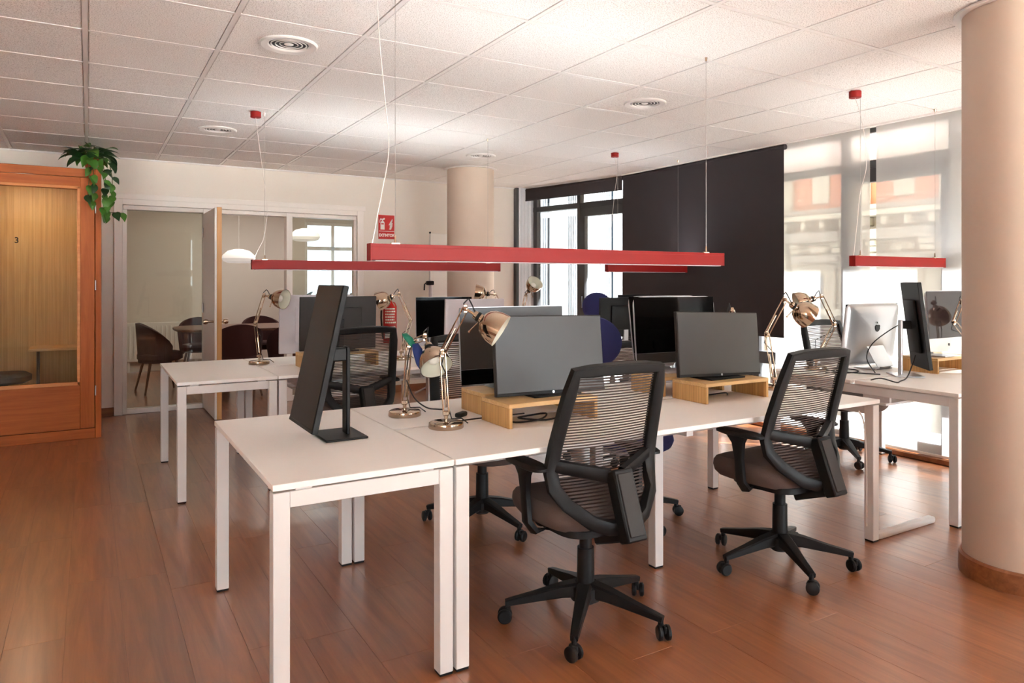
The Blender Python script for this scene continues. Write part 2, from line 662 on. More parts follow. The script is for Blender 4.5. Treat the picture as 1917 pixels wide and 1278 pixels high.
for y in ys[:-1]:
    MB().box((xs[0], y - .011, CH - .0004), (xs[-1], y + .011, CH + .012)).build('ceiling_rail', M['tbar'], ce, smooth=False)
MB().box((5.262, ys[0], CH - .012), (5.29, 6.4, CH + .012)).build('edge_trim', M['tbar'], ce, smooth=False)
MB().box((xs[0], 8.03, CH - .012), (4.85, 8.05, CH + .012)).build('edge_trim', M['tbar'], ce, smooth=False)

# back wall with the opening of the glass partition
PX0, PX1, PZ = .214, 2.757, 2.144
w = MB().box((X0R, 8.05, 0), (PX0, 8.17, CH + .02)).box((PX1, 8.05, 0), (4.86, 8.17, CH + .02)).box((PX0, 8.05, PZ), (PX1, 8.17, CH + .02))
struct(w.build('wall_back', M['wall'], smooth=False))
struct(MB().box((X0R - .12, Y0R, 0), (X0R, 8.17, CH + .02)).build('wall_left', M['wall'], smooth=False))
w = MB().box((X0R - .12, Y0R - .12, 0), (5.5, Y0R, .16)).box((X0R - .12, Y0R - .12, 2.44), (5.5, Y0R, CH + .02)).box((X0R - .12, Y0R - .12, .16), (-4.2, Y0R, 2.44)).box((-1.8, Y0R - .12, .16), (2.2, Y0R, 2.44)).box((5.1, Y0R - .12, .16), (5.5, Y0R, 2.44))
struct(w.build('wall_front', M['wall'], smooth=False))
struct(MB().bbox((.1, 8.035, 0), (PX0, 8.05, .085), bev=.002).build('baseboard_back', M['skirt']))
struct(MB().bbox((PX1, 8.035, 0), (4.85, 8.05, .085), bev=.002).build('baseboard_right', M['skirt']))

# meeting room behind the partition
struct(MB().box((-.42, 8.17, 0), (-.3, 11.9, 2.6)).build('wall_meeting_left', M['wall2'], smooth=False))
struct(MB().box((4.4, 8.17, 0), (4.52, 11.9, 2.6)).build('wall_meeting_right', M['wall2'], smooth=False))
w = MB().box((-.42, 11.8, 0), (3.05, 11.92, 2.6)).box((4.0, 11.8, 0), (4.52, 11.92, 2.6)).box((3.05, 11.8, 0), (4.0, 11.92, .5)).box((3.05, 11.8, 2.3), (4.0, 11.92, 2.6))
struct(w.build('wall_meeting_back', M['wall2'], smooth=False))
struct(MB().box((-.42, 8.17, 2.52), (4.52, 11.92, 2.66)).build('ceiling_meeting', M['slab'], smooth=False))
struct(MB().bbox((-.3, 11.78, 0), (3.05, 11.8, .1), bev=.002).build('baseboard_meeting', M['trimwhite']))

# columns
def column(name, x, y, r, label):
    c = MB().lathe([(r, 0), (r, CH + .005)], 64).build(name, M['column'], None, (x, y, 0))
    struct(c)
    c['label'] = label
    MB().lathe([(r, 0), (r + .014, 0), (r + .014, .083), (r + .006, .092), (r, .092)], 64).build('skirting', M['skirt'], c)
    MB().lathe([(r, CH - .012), (r + .035, CH - .012), (r + .035, CH - .002)], 64).build('collar', M['tbar'], c)
    return c


column('column', 3.595, 1.585, .228, 'round plaster column with wooden skirting standing beside the window desk')
column('column', 3.59, 6.94, .255, 'round plaster column standing before the back wall near the whiteboard')

# ------------------------------------------------------------------ glass partition
pt = struct(tag(thing('partition', 'white framed glass partition of the meeting room', None)))
FY0, FY1 = 8.03, 8.19
def prt(name, a, b, mat, parent=pt, bev=.003):
    return MB().bbox(a, b, bev=bev).build(name, mat, parent)
prt('post', (PX0, FY0, 0), (PX0 + .075, FY1, PZ), M['trimwhite'])
prt('post', (PX0 + .0755, FY0 + .034, 0), (PX0 + .115, FY1 - .034, PZ - .106), M['trimwhite'])
prt('rail', (PX0 + .075, FY0 + .004, PZ - .06), (PX1 - .075, FY1, PZ - .002), M['trimwhite'])
prt('rail', (PX0 + .08, FY0 + .026, PZ - .105), (PX1 - .08, FY1 - .026, PZ - .062), M['trimwhite'])
prt('post', (PX1 - .075, FY0, 0), (PX1, FY1, PZ), M['trimwhite'])
prt('architrave', (PX0 - .02, 8.022, PZ - .005), (PX1 + .02, 8.052, PZ + .05), M['trimwhite'])
prt('post', (PX1 - .105, FY0 + .034, 0), (PX1 - .0755, FY1 - .034, PZ - .106), M['trimwhite'])
prt('post', (1.03, FY0 + .017, 0), (1.095, FY1 - .017, PZ - .064), M['trimwhite'])
prt('post', (1.88, FY0 + .017, 0), (1.945, FY1 - .017, PZ - .064), M['trimwhite'])
prt('bottom_rail', (PX0 + .075, FY0 + .04, 0), (1.03, FY1 - .04, .05), M['trimwhite'])
prt('bottom_rail', (1.945, FY0 + .04, 0), (PX1 - .075, FY1 - .04, .05), M['trimwhite'])
for (a, b) in ((PX0 + .115, 1.03), (1.945, PX1 - .105)):
    MB().box((a - .005, 8.107, .045), (b + .005, 8.113, PZ - .1)).build('glass_pane', M['glass'], pt, smooth=False)

dr = struct(thing('door_1', 'open white door with a wood edge hinged on the glass partition', None, (1.062, 8.02, 0)))
MB().bbox((-.034, -.76, .012), (-.014, -.002, 2.025), bev=.002).build('leaf_face', M['trimwhite'], dr)
MB().bbox((-.014, -.762, .01), (.03, -.002, 2.03), bev=.002).build('leaf', M['dooredge'], dr)
for z in (.28, 1.0, 1.78):
    MB().cyl((-.042, -.01, z), (-.042, -.01, z + .1), .008, n=10).build('hinge', M['steel'], dr)
for sgn in (-1, 1):
    h = MB().cyl((.0, -.7, .94), (.06 * sgn + (0 if sgn > 0 else -.03), -.7, .94), .011, n=12)
    xk = .075 if sgn > 0 else -.105
    h.lathe([(.0, -.026), (.02, -.02), (.027, 0), (.02, .02), (0, .026)], 16, Matrix.Translation((xk, -.7, .94)) @ Matrix.Rotation(R(90), 4, 'Y'))
    h.build('door_knob', M['chrome'], dr)

# ------------------------------------------------------------------ windows
def window_run(name, label, origin, ang, posts, length, z0=.0, door_bays=(), mid=True, lower=0.0):
    w = struct(tag(thing(name, label, None, origin, ang)))
    # local: y along the wall, x outward
    MB().bbox((0, -.02, 0), (.07, length, .07), bev=.003).build('bottom_frame', M['winframe'], w)
    MB().bbox((0, -.02, 2.235), (.07, length, 2.30), bev=.003).build('transom', M['winframe'], w)
    MB().bbox((0, -.02, 2.52), (.07, length, CH + .02), bev=.003).build('top_frame', M['winframe'], w)
    for (y, wd) in posts:
        MB().bbox((-.004, y - wd / 2, 0), (.074, y + wd / 2, CH + .02), bev=.003).build('post', M['winframe'], w)
    ps = [p[0] for p in posts]
    for k in range(len(ps) - 1):
        a, b = ps[k] + posts[k][1] / 2, ps[k + 1] - posts[k + 1][1] / 2
        MB().box((.03, a - .005, 2.3), (.036, b + .005, 2.525)).build('upper_pane', M['frost'] if name != 'window_2' else M['winglass'], w, smooth=False)
        if k in door_bays:
            s = MB().bbox((-.006, a, .07), (.064, a + .055, 2.235), bev=.003).bbox((-.006, b - .075, .07), (.064, b, 2.235), bev=.003)
            s.bbox((-.006, a, 2.125), (.064, b, 2.235), bev=.003).bbox((-.006, a, .07), (.064, b, .1), bev=.003)
            sash = s.build('sash', M['winframe'], w)
            MB().bbox((-.03, b - .05, 1.0), (-.006, b - .03, 1.14), bev=.004).build('handle', M['winframe'], sash)
            MB().box((.03, a + .05, .095), (.036, b - .07, 2.13)).build('window_pane', M['winglass'], w, smooth=False)
        else:
            if mid:
                MB().bbox((0, a, .56), (.07, b, .67), bev=.003).build('mid_rail', M['winframe'], w)
            MB().box((.03, a - .005, .065), (.036, b + .005, 2.24)).build('window_pane', M['winglass'], w, smooth=False)
    return w


wx = 5.42
window_run('window_1', 'tall dark framed street windows behind the blinds', (wx, -3.5, 0), 0,
           [(y + 3.5, .07) for y in (-3.46, -2.6, -1.7, -.8, .1, 1.1, 2.0, 2.83, 3.70, 4.62, 5.5, 6.38)], 9.9, door_bays=(3, 7, 9))
angB = R(12.7)
window_run('window_2', 'dark framed window in the far corner with a view of a white building', (5.41, 6.42, 0), angB,
           [(.03, .07), (.80, .05), (1.56, .06)], 1.6, door_bays=(0,), mid=False)
# light jamb beside the far window
jb = struct(MB().bbox((4.80, 7.98, 0), (4.835, 8.05, CH), bev=.002).build('trim_1', M['winframe']))
jb = struct(MB().bbox((4.84, 7.99, 0), (5.12, 8.13, CH), bev=.004).build('trim_2', plain('pale_grey_aluminium', lin(188, 190, 196), 0.35), None))
for k in range(9):
    MB().box((4.845 + k * .022, 7.984, 0), (4.855 + k * .022, 7.992, CH)).build('jamb_rib', M['fin'], jb, smooth=False)
# sill board along the windows
struct(MB().bbox((5.3, Y0R, 0), (5.42, 6.45, .035), bev=.003).build('trim_3', M['skirt']))
# unseen windows behind the camera
w3 = struct(tag(thing('window_3', 'wide white framed windows of the front wall', None, (2.2, Y0R - .06, 0))))
for k in range(5):
    MB().bbox((k * 0.725 - .03, -.03, .16), (k * 0.725 + .03, .03, 2.44), bev=.003).build('post', M['trimwhite'], w3)
for z in (.16, 2.38):
    MB().bbox((0, -.03, z), (2.9, .03, z + .06), bev=.003).build('rail', M['trimwhite'], w3)
for k in range(4):
    MB().box((k * 0.725, -.003, .2), (k * 0.725 + 0.725, .003, 2.4)).build('window_pane', M['winglass'], w3, smooth=False)
w5 = struct(tag(thing('added_window', 'unseen white framed pair of windows added to the front wall', None, (-4.2, Y0R - .06, 0))))  # added to brighten the left of the ceiling and the booth
for k in range(3):
    MB().bbox((k * 1.2 - .03, -.03, .16), (k * 1.2 + .03, .03, 2.44), bev=.003).build('post', M['trimwhite'], w5)
for z in (.16, 2.38):
    MB().bbox((0, -.03, z), (2.4, .03, z + .06), bev=.003).build('rail', M['trimwhite'], w5)
for k in range(2):
    MB().box((k * 1.2, -.003, .2), (k * 1.2 + 1.2, .003, 2.4)).build('window_pane', M['winglass'], w5, smooth=False)
# window built in place of a bright reflection on the partition glass
w4 = struct(tag(thing('reflection_window', 'white framed window standing in for a reflection in the partition glass', None, (3.05, 11.83, 0))))
for (a, b) in (((0, 0, .5), (.05, .06, 2.3)), ((.9, 0, .5), (.95, .06, 2.3)), ((.05, 0, .5), (.9, .06, .55)), ((.05, 0, 2.25), (.9, .06, 2.3)), ((.05, 0, 1.84), (.9, .06, 1.9)), ((.45, 0, .55), (.5, .06, 2.25))):
    MB().bbox(a, b, bev=.003).build('frame_bar', M['trimwhite'], w4)
for (a, b) in ((.05, .45), (.5, .9)):
    MB().box((a, .027, .55), (b, .033, 2.25)).build('window_pane', M['winglass'], w4, smooth=False)

# ------------------------------------------------------------------ blinds
def blind(name, label, cat, y0, y1, z0, mat, x=5.29, org=None, ang=0, tube=True, bar=True):
    t = thing(name, label, cat, org or (x, 0, 0), ang)
    MB().box((-.0008, y0, z0), (.0008, y1, CH + (-.03 if mat is M['blind'] else .012))).build('cloth', mat, t, smooth=False)
    if tube and mat is M['blind']:
        MB().cyl((.02, y0, CH - .035), (.02, y1, CH - .035), .024, n=16).build('roller_tube', mat if mat is M['blind'] else M['trimwhite'], t)
    if bar:
        MB().bbox((-.006, y0, z0 - .02), (.006, y1, z0), bev=.003).build('bottom_bar', mat if mat is M['blind'] else M['trimwhite'], t)
    return t


blind('roller_blind', 'wide charcoal blackout roller blind pulled almost down to desk height', 'blind', 4.187, 6.392, .845, M['blind'], x=5.27)
blind('roller_blind', 'short charcoal roller blind rolled up over the far corner window', 'blind', -.025, 1.56, 2.39, M['blind'], org=(5.262, 6.425, 0), ang=angB)
blind('screen_blind', 'sheer white screen blind beside the charcoal blackout blind', 'blind', 3.425, 4.33, .06, M['sheer'], x=5.337)
blind('screen_blind', 'sheer white screen blind hanging behind the round column', 'blind', 1.2, 3.372, .06, M['sheer'], x=5.337)

# ------------------------------------------------------------------ outside
struct(MB().box((5.5, -30, -4.6), (40, 40, -4.5)).build('street_ground', M['street'], smooth=False))
struct(MB().box((5.5, -3.6, -.2), (6.5, 8.2, -.03)).build('balcony_slab', M['whitewall'], smooth=False))

# unseen mass added to shade the facade, unseen ground added to bounce sun indoors
struct(MB().box((X0R - 3, Y0R - .3, CH + .25), (6.28, 12.2, 13)).build('shading_storeys', M['stonegrey_shadow'], smooth=False))
struct(MB().box((-30, -40, -.5), (40, Y0R - .13, -.3)).build('bounce_ground', M['bounce_terrace'], smooth=False))

ap = thing('apartment_building', 'ornate pale stone apartment building across the street beyond the sheer blinds', 'building', (14.0, 0, 0))
def bpart(name, a, b, mat, parent=ap, bev=.02):
    return MB().bbox(a, b, bev=bev).build(name, mat, parent)
MB().box((.5, -12, -4.5), (6, 15.2, 2.95)).box((.5, -12, 4.6), (6, 15.2, 9)).build('wall', M['stone'], ap, smooth=False)
MB().box((.52, -12, 2.95), (6, 15.2, 4.6)).build('upper_wall', M['stucco'], ap, smooth=False)
bpart('cornice', (.05, -12, 2.7), (.5, 15.2, 2.82), M['stone'])
bpart('cornice', (.15, -12, 2.82), (.5, 15.2, 2.95), M['stonegrey_shadow'])
bpart('cornice', (.0, -12, 4.6), (.5, 15.2, 4.85), M['stone'])
bpart('string_course', (.38, -12, .55), (.5, 15.2, .7), M['stone'])
pitch = 1.95
dent_me = MB().bbox((.12, -.06, 2.5), (.5, .06, 2.7), bev=.02).mesh('corbel', M['stone'])
for k in range(12):
    y = -9.0 + k * pitch
    bpart('window_shutter', (.42, y - .42, -.4), (.49, y + .42, 1.72), M['shutter'])
    wdw = bpart('window', (.4, y - .12, -.4), (.43, y + .12, 1.45), M['paneblue'], bev=.005)
    bpart('frame_bar', (.36, y - .02, -.4), (.41, y + .02, 1.5), M['fin'], wdw, bev=.003)
    bpart('lintel', (.22, y - .6, 1.76), (.5, y + .6, 1.92), M['stonegrey_shadow'])
    bpart('lintel', (.05, y - .72, 2.2), (.5, y + .72, 2.42), M['stonegrey_shadow'])
    for s in (-1, 1):
        cb = MB()
        for q in range(4):
            cb.bbox((.18 + q * .06, s * .55 - .11 + q * .01, 2.08 - q * .13), (.5, s * .55 + .11 - q * .01, 2.2 - q * .13), bev=.02)
        cb.build('corbel', M['stone'], ap, (0, y, 0))
    or_ = MB().lathe([(.0, -.12), (.09, -.1), (.16, 0), (.09, .1), (0, .12)], 12, Matrix.Translation((.42, 0, 2.06)) @ Matrix.Rotation(R(90), 4, 'Y') @ Matrix.Scale(1.8, 4, (0, 1, 0)))
    or_.build('garland', M['stone'], ap, (0, y, 0))
    bpart('pilaster', (.3, y + pitch / 2 - .16, -4.5), (.5, y + pitch / 2 + .16, 2.6), M['stone'])
    bpart('upper_window', (.46, y - .22, 3.1), (.53, y + .22, 4.5), M['stone'])
    for q in range(4):
        inst('corbel', dent_me, ap, (0, y - .75 + q * .487, 0))
    bpart('upper_pilaster', (.4, y + pitch / 2 - .24, 2.95), (.52, y + pitch / 2 + .24, 4.6), M['stone'])

struct(MB().box((1, 15.5, -4.5), (7, 15.7, 4.5)).build('backdrop_wall', M['backdrop'], smooth=False))  # added backdrop that keeps bright sky out of the view behind
wb = thing('white_building', 'white modern building with vertical window strips outside the far corner window', 'building', (14.5, 20.0, 0), R(-70))
MB().box((-12, .25, -4.5), (4.6, 3, 11)).build('wall', M['whitewall'], wb, smooth=False)
for (x, wd, n) in ((-4.2, .4, 4), (-2.9, .4, 4), (-1.68, .28, 3), (-.56, .46, 5), (.74, .52, 6), (2.2, .5, 5), (3.4, .5, 5)):
    MB().bbox((x, .2, -4), (x + wd, .26, 10), bev=.005).build('window', M['paneshade'], wb)
    for q in range(n):
        MB().bbox((x + wd * (q + .3) / n, .12, -4), (x + wd * (q + .3) / n + .025, .21, 10), bev=.004).build('fin', M['fin'], wb)
for z in (-.35, 3.6):
    MB().bbox((-12, .15, z), (4.6, .26, z + .2), bev=.01).build('floor_band', M['fin'], wb)
# ================================================================== CEILING FITTINGS
dif_me = {}
def diffuser_parts(root):
    MB().lathe([(.098, .0), (.104, -.006), (.138, -.010), (.145, -.004), (.145, .002)], 40).build('flange', M['tbar'], root)
    for k, r in enumerate((.088, .066, .044)):
        MB().lathe([(r - .012, .016), (r, -.006 + .002 * k), (r + .004, -.004 + .002 * k), (r - .006, .02)], 36).build('ring', M['tbar'], root)
    MB().lathe([(.0, -.004), (.018, -.004), (.026, .002), (.02, .012), (0, .012)], 28).build('centre_cone', M['tbar'], root)
    MB().lathe([(0, .0005), (.099, .0005)], 36).build('throat', M['darkback'], root)


d0 = thing('ceiling_diffuser', 'round white ceiling air diffuser above the rear end of the front table', 'air vent', (.889, 3.755, CH - .001), 0, 'round air diffusers in the ceiling')
diffuser_parts(d0)
dup(d0, (.895, 6.155, CH - .001), 0, 'round white ceiling air diffuser beside the red pendant cup near the glass partition')
dup(d0, (3.285, 3.75, CH - .001), 0, 'round white ceiling air diffuser between the tall column and the charcoal blind')
dup(d0, (3.283, 6.13, CH - .001), 0, 'round white ceiling air diffuser above the column at the back wall')


def curve_pts(P, n=5):
    out = []
    m = len(P)
    for i in range(m - 1):
        p0, p1, p2, p3 = P[max(i - 1, 0)], P[i], P[i + 1], P[min(i + 2, m - 1)]
        for u in range(n):
            q = u / n
            out.append(.5 * ((2 * p1) + (p2 - p0) * q + (2 * p0 - 5 * p1 + 4 * p2 - p3) * q * q + (3 * p1 - p0 - 3 * p2 + p3) * q ** 3))
    out.append(P[-1])
    return out


def pendant(label, x0, x1, y, zb, zt, cup_x, wires, path):
    t = thing('pendant_lamp', label, 'pendant lamp', (0, 0, 0), 0, 'red linear pendant lamps over the desk rows')
    MB().bbox((x0, y - .022, zb + .004), (x1, y + .022, zt - .012), bev=.0025).build('housing', M['red'], t)
    for s_ in (-1, 1):
        MB().bbox((x0, y + s_ * .0195 - .0025, zt - .0145), (x1, y + s_ * .0195 + .0025, zt), bev=.0008).build('side_lip', M['red'], t)
    MB().bbox((x0 + .02, y - .018, zb), (x1 - .02, y + .018, zb + .004), bev=.001).build('diffuser', M['satin'], t)
    MB().box((x0 + .03, y - .0165, zt - .0118), (x1 - .03, y + .0165, zt - .0105)).build('added_uplight_lens', M['added_uplight'], t, smooth=False)  # added emitter hidden between the lips to light the ceiling
    for xe in (x0, x1):
        MB().bbox((xe - .003, y - .0225, zb + .002), (xe + .003, y + .0225, zt + .0006), bev=.001).build('end_cap', M['red'], t)
    for wx_ in wires:
        MB().cyl((wx_, y, zt), (wx_, y, CH), .0011, n=6).build('suspension_wire', M['steel'], t)
        g = MB().cyl((wx_, y, zt), (wx_, y, zt + .035), .006, .003, n=10)
        g.bbox((wx_ - .018, y - .008, zt), (wx_ + .018, y + .008, zt + .006), bev=.001)
        g.build('wire_grip', M['chrome'], t)
        MB().cyl((wx_, y, CH - .022), (wx_, y, CH - .002), .005, .008, n=10).build('ceiling_fixing', M['chrome'], t)
    cup = MB().lathe([(0, -.042), (.035, -.042), (.037, -.04), (.037, -.002), (0, -.002)], 28).build('ceiling_cup', M['red'], t, (cup_x, y, CH))
    # supply cable from the cup to the housing end
    P = [Vector((cup_x, y, CH - .04))] + [Vector((px, y - .006, pz)) for px, pz in path] + [Vector((x0 + .012, y, zt))]
    MB().tube(curve_pts(P, 6), .0018, 6).build('supply_cable', M['cablewhite'], t)
    return t


pendant('red linear pendant lamp hanging over the front desk row', .987, 3.012, 2.808, 1.408, 1.48, 1.02, (1.10, 2.897), [(1.03, 2.3), (1.05, 2.1), (1.069, 1.87), (1.03, 1.65)])
pendant('red linear pendant lamp hanging over the second desk row near the partition', 1.01, 3.055, 5.37, 1.408, 1.48, 1.037, (1.10, 2.944), [(1.06, 2.3), (1.10, 2.0), (1.115, 1.82), (1.09, 1.64), (1.05, 1.55)])
pendant('short red pendant lamp hanging before the charcoal blackout blind', 4.212, 5.225, 5.345, 1.412, 1.482, 4.31, (4.345, 5.12), [(4.33, 2.35), (4.30, 2.15), (4.27, 1.9), (4.24, 1.65)])
pendant('short red pendant lamp hanging before the sheer window blinds', 4.217, 5.262, 2.825, 1.42, 1.49, 4.245, (4.30, 5.165), [(4.30, 2.38), (4.35, 2.2), (4.35, 2.05), (4.29, 1.9), (4.26, 1.72)])

# ================================================================== DESKS
def leg(mb_parent, x, y, s=.05, zt=.70):
    L_ = MB().bbox((x - s / 2, y - s / 2, .008), (x + s / 2, y + s / 2, zt), bev=.0025).build('leg', M['deskmetal'], mb_parent)
    MB().bbox((x - s / 2 + .002, y - s / 2 + .002, 0), (x + s / 2 - .002, y + s / 2 - .002, .009), bev=.001).build('foot_glide', M['black'], L_)
    return L_


def top(parent, x0, x1, y0, y1, th=.02):
    return MB().bbox((x0, y0, DH - th), (x1, y1, DH), bev=.0015).build('tabletop', M['desk'], parent)


def end_table(label, x0, x1, y0, y1):
    t = thing('desk_table', label, 'table', (0, 0, 0))
    top(t, x0, x1, y0, y1)
    zb = .696
    for x in (x0 + .027, x1 - .027):
        for y in (y0 + .027, y1 - .027):
            leg(t, x, y, zt=zb)
    for y in (y0 + .027, y1 - .027):
        MB().bbox((x0 + .052, y - .02, zb - .05), (x1 - .052, y + .02, zb), bev=.002).build('beam', M['deskmetal'], t)
        for xx in (x0 + .07, x1 - .12):
            MB().bbox((xx, y - .015, zb), (xx + .05, y + .015, DH - .02), bev=.0005).build('spacer', M['deskmetal'], t)
    return t


end_table('narrow white desk table carrying only the tall dark portrait monitor', .467, 1.062, 2.173, 3.305)
end_table('narrow white desk table with a single chrome lamp, before the glass partition', .452, 1.034, 4.661, 5.835)


def bench(label, x0, x1, y0, y1, mids, trough=True, name='bench_desk'):
    t = thing(name, label, 'desk', (0, 0, 0))
    ym = (y0 + y1) / 2
    top(t, x0, x1, y0, ym - .012)
    top(t, x0, x1, ym + .012, y1)
    zb = .696
    for x in (x0 + .028, x1 - .028):
        for y in (y0 + .027, y1 - .027):
            leg(t, x, y, zt=zb)
        MB().bbox((x - .02, y0 + .052, zb - .05), (x + .02, y1 - .052, zb), bev=.002).build('beam', M['deskmetal'], t)
    for xm in mids:
        for y in (y0 + .34, y1 - .34):
            leg(t, xm, y, zt=zb)
        MB().bbox((xm - .02, y0 + .12, zb - .05), (xm + .02, y1 - .12, zb), bev=.002).build('beam', M['deskmetal'], t)
    for y in (y0 + .27, y1 - .27):
        MB().bbox((x0 + .05, y - .02, zb - .055), (x1 - .05, y + .02, zb - .001), bev=.002).build('beam', M['deskmetal'], t)
    MB().bbox((x0 + .2, ym - .09, .56), (x1 - .2, ym + .09, .575), bev=.002).build('cable_tray', M['deskmetal'], t)
    for xx in (x0 + .25, (x0 + x1) / 2, x1 - .25):
        MB().bbox((xx - .01, ym - .088, .57), (xx + .01, ym + .088, .70), bev=.001).build('tray_hanger', M['deskmetal'], t)
    return t


bench('long white bench desk behind the two nearest chairs under the red pendant', 1.068, 3.4705, 2.173, 3.305, (2.268,))
bench('long white bench desk of the second row before the far column', 1.04, 3.44, 4.661, 5.835, (2.24,))
b3 = bench('white bench desk beside the sheer window blinds with a silver computer', 4.004, 5.262, 2.066, 3.3, ())
bench('white bench desk under the charcoal blackout blind', 3.98, 5.1, 4.70, 5.86, ())
# floor rail between the front bench and the window desk
fr = MB().bbox((3.48, 2.18, .0), (4.0, 2.225, .036), bev=.012, seg=2)
tag(fr.build('floor_cable_duct', M['deskmetal']), 'white cable duct lying on the floor beside the round column', 'cable duct')

# ================================================================== OFFICE CHAIRS
PROF = [(1.0, -.205), (.93, -.185), (.86, -.162), (.73, -.122), (.63, -.098), (.57, -.112), (.52, -.152), (.455, -.205)]
def prof_y(z):
    for (za, ya), (zb, yb) in zip(PROF, PROF[1:]):
        if zb <= z <= za:
            return ya + (yb - ya) * (za - z) / (za - zb)
    return PROF[-1][1]
HALF = [(1.0, .195), (.93, .206), (.86, .214), (.73, .226), (.63, .232), (.57, .225), (.52, .198), (.455, .12)]
def half_x(z):
    for (za, ya), (zb, yb) in zip(HALF, HALF[1:]):
        if zb <= z <= za:
            return ya + (yb - ya) * (za - z) / (za - zb)
    return HALF[-1][1]


BASE_MESH = {}
def base_meshes():
    if BASE_MESH:
        return
    lg = MB().sweep([(.03, 0, .125), (.10, 0, .118), (.2, 0, .098), (.285, 0, .082), (.315, 0, .076)], [.06, .052, .04, .032, .028], [.06, .048, .034, .026, .022], (0, 0, 1))
    lg.cyl((.306, 0, .085), (.306, 0, .05), .011, n=10)
    BASE_MESH['leg'] = lg.mesh('base_leg', M['black'])
    cs = MB()
    for s in (-1, 1):
        cs.lathe([(0, -.010), (.018, -.010), (.027, -.006), (.028, .004), (.022, .010), (0, .010)], 18, Matrix.Translation((0, s * .0155, .0285)) @ Matrix.Rotation(R(90), 4, 'X'))
    cs.bbox((-.018, -.006, .03), (.02, .006, .056), bev=.003)
    BASE_MESH['caster'] = cs.mesh('caster', M['black'])


def swivel_base(t, rot, hi=.40):
    base_meshes()
    g = MB().cyl((0, 0, .07), (0, 0, .285), .036, .033, n=20).cyl((0, 0, .285), (0, 0, hi), .025, n=16).lathe([(.036, .075), (.06, .085), (.06, .135), (.04, .155)], 20)
    g.build('gas_lift', M['black'], t)
    for k in range(5):
        a = rot + k * R(72)
        l = inst('base_leg', BASE_MESH['leg'], t, (0, 0, 0), (0, 0, a))
        inst('caster', BASE_MESH['caster'], l, (.318, 0, 0), (0, 0, R(40 + 67 * k)))


def seat_bend(x, y):
    return -.035 * max(0, (y - .10) / .14) ** 2 + .012 * (x / .24) ** 2 - .006 * max(0, (-y - .1) / .1)


def task_chair(label):
    t = thing('office_chair', label, 'chair', (0, 0, 0), 0, 'black mesh office chairs')
    up = (0, 1, .25)
    MB().pillow((0, .05, .40), .485, .46, [(.72, .005), (.88, .0), (.97, .025), (1.0, .055), (.99, .078), (.94, .094), (.8, .103), (.4, .106)], ex=3.0, bend=seat_bend).build('seat', M['seat'], t)
    MB().pillow((0, .0, .375), .36, .34, [(.8, 0), (1, .01), (1, .035)], ex=4).build('seat_shell', M['black'], t)
    fr_ = MB()
    left = [(-half_x(z), y, z) for z, y in PROF]
    right = [(half_x(z), y, z) for z, y in PROF]
    topb = [(-.195 + .39 * k / 6, -.205 - .012 * math.sin(math.pi * k / 6), 1.0 + .008 * math.sin(math.pi * k / 6)) for k in range(7)]
    bot = [(-.12, -.205, .455), (-.06, -.228, .435), (0, -.236, .43), (.06, -.228, .435), (.12, -.205, .455)]
    ring = topb[:-1] + right[:-1] + list(reversed(bot)) + list(reversed(left))[1:-1]
    ws = []
    for p in ring:
        ws.append(.05 if p[2] < .96 else .042)
    fr_.sweep(ring, ws, .034, up, closed=True)
    for s in (-1, 1):
        fr_.sweep([(s * .224, -.104, .655), (s * .14, -.14, .635), (s * .03, -.185, .61)], [.044, .046, .05], .03, up)
    fr_.build('back_frame', M['black'], t)
    # woven back: horizontal bands with open gaps
    mp = MB()
    z = .462
    while z < .985:
        hx, y = half_x(z) - .012, prof_y(z)
        hx2, y2 = half_x(z + .0058) - .012, prof_y(z + .0058)
        vs = []
        n = 8
        for (hh, yy, zz) in ((hx, y, z), (hx2, y2, z + .0058)):
            for k in range(n + 1):
                u = -1 + 2 * k / n
                vs.append((hh * u, yy + .006 - .022 * (1 - u * u), zz))
        fs = [(k, k + 1, n + 2 + k, n + 1 + k) for k in range(n)]
        mp.add(vs, fs)
        z += .0106
    mp.build('mesh_panel', M['meshcloth'], t)
    sp = MB()
    Ms = Matrix.Translation((0, -.245, .52)) @ Matrix.Rotation(R(-20), 4, 'X')
    sp.bbox((-.045, -.026, -.135), (.045, .03, .12), bev=.006, M=Ms)
    sp.bbox((-.034, .02, -.13), (.034, .2, -.095), bev=.006, M=Ms)
    spo = sp.build('spine', M['black'], t)
    MB().bbox((-.034, -.031, -.118), (.034, -.024, .105), bev=.003, M=Ms).build('spine_cover', M['darkback'], spo)
    for s in (-1, 1):
        a = MB().sweep([(s * .15, 0, .385), (s * .24, .0, .39), (s * .268, .005, .43), (s * .272, .01, .53), (s * .272, .015, .60), (s * .27, .02, .635)], [.05, .048, .044, .04, .06, .11], [.02, .024, .026, .026, .03, .03], (s, 0, .15))
        arm = a.build('armrest', M['black'], t)
        MB().pillow((s * .268, .01, .632), .075, .25, [(.8, 0), (1, .006), (1, .016), (.85, .024), (.5, .026)], ex=3.2, n=28).build('arm_pad', M['black'], arm)
    MB().tube([(.12, .05, .38), (.2, .06, .375), (.25, .06, .365)], [.006, .006, .011], 8).build('lever', M['black'], t)
    MB().pillow((-.13, .1, .365), .07, .05, [(.8, 0), (1, .01), (1, .03), (.8, .04)], ex=3).build('tension_knob', M['black'], t)
    swivel_base(t, R(10))
    return t


def set_base(root, ang):
    k = 0
    for ch in root.children:
        if ch.name.startswith('base_leg'):
            ch.rotation_euler = (0, 0, ang + k * R(72))
            k += 1


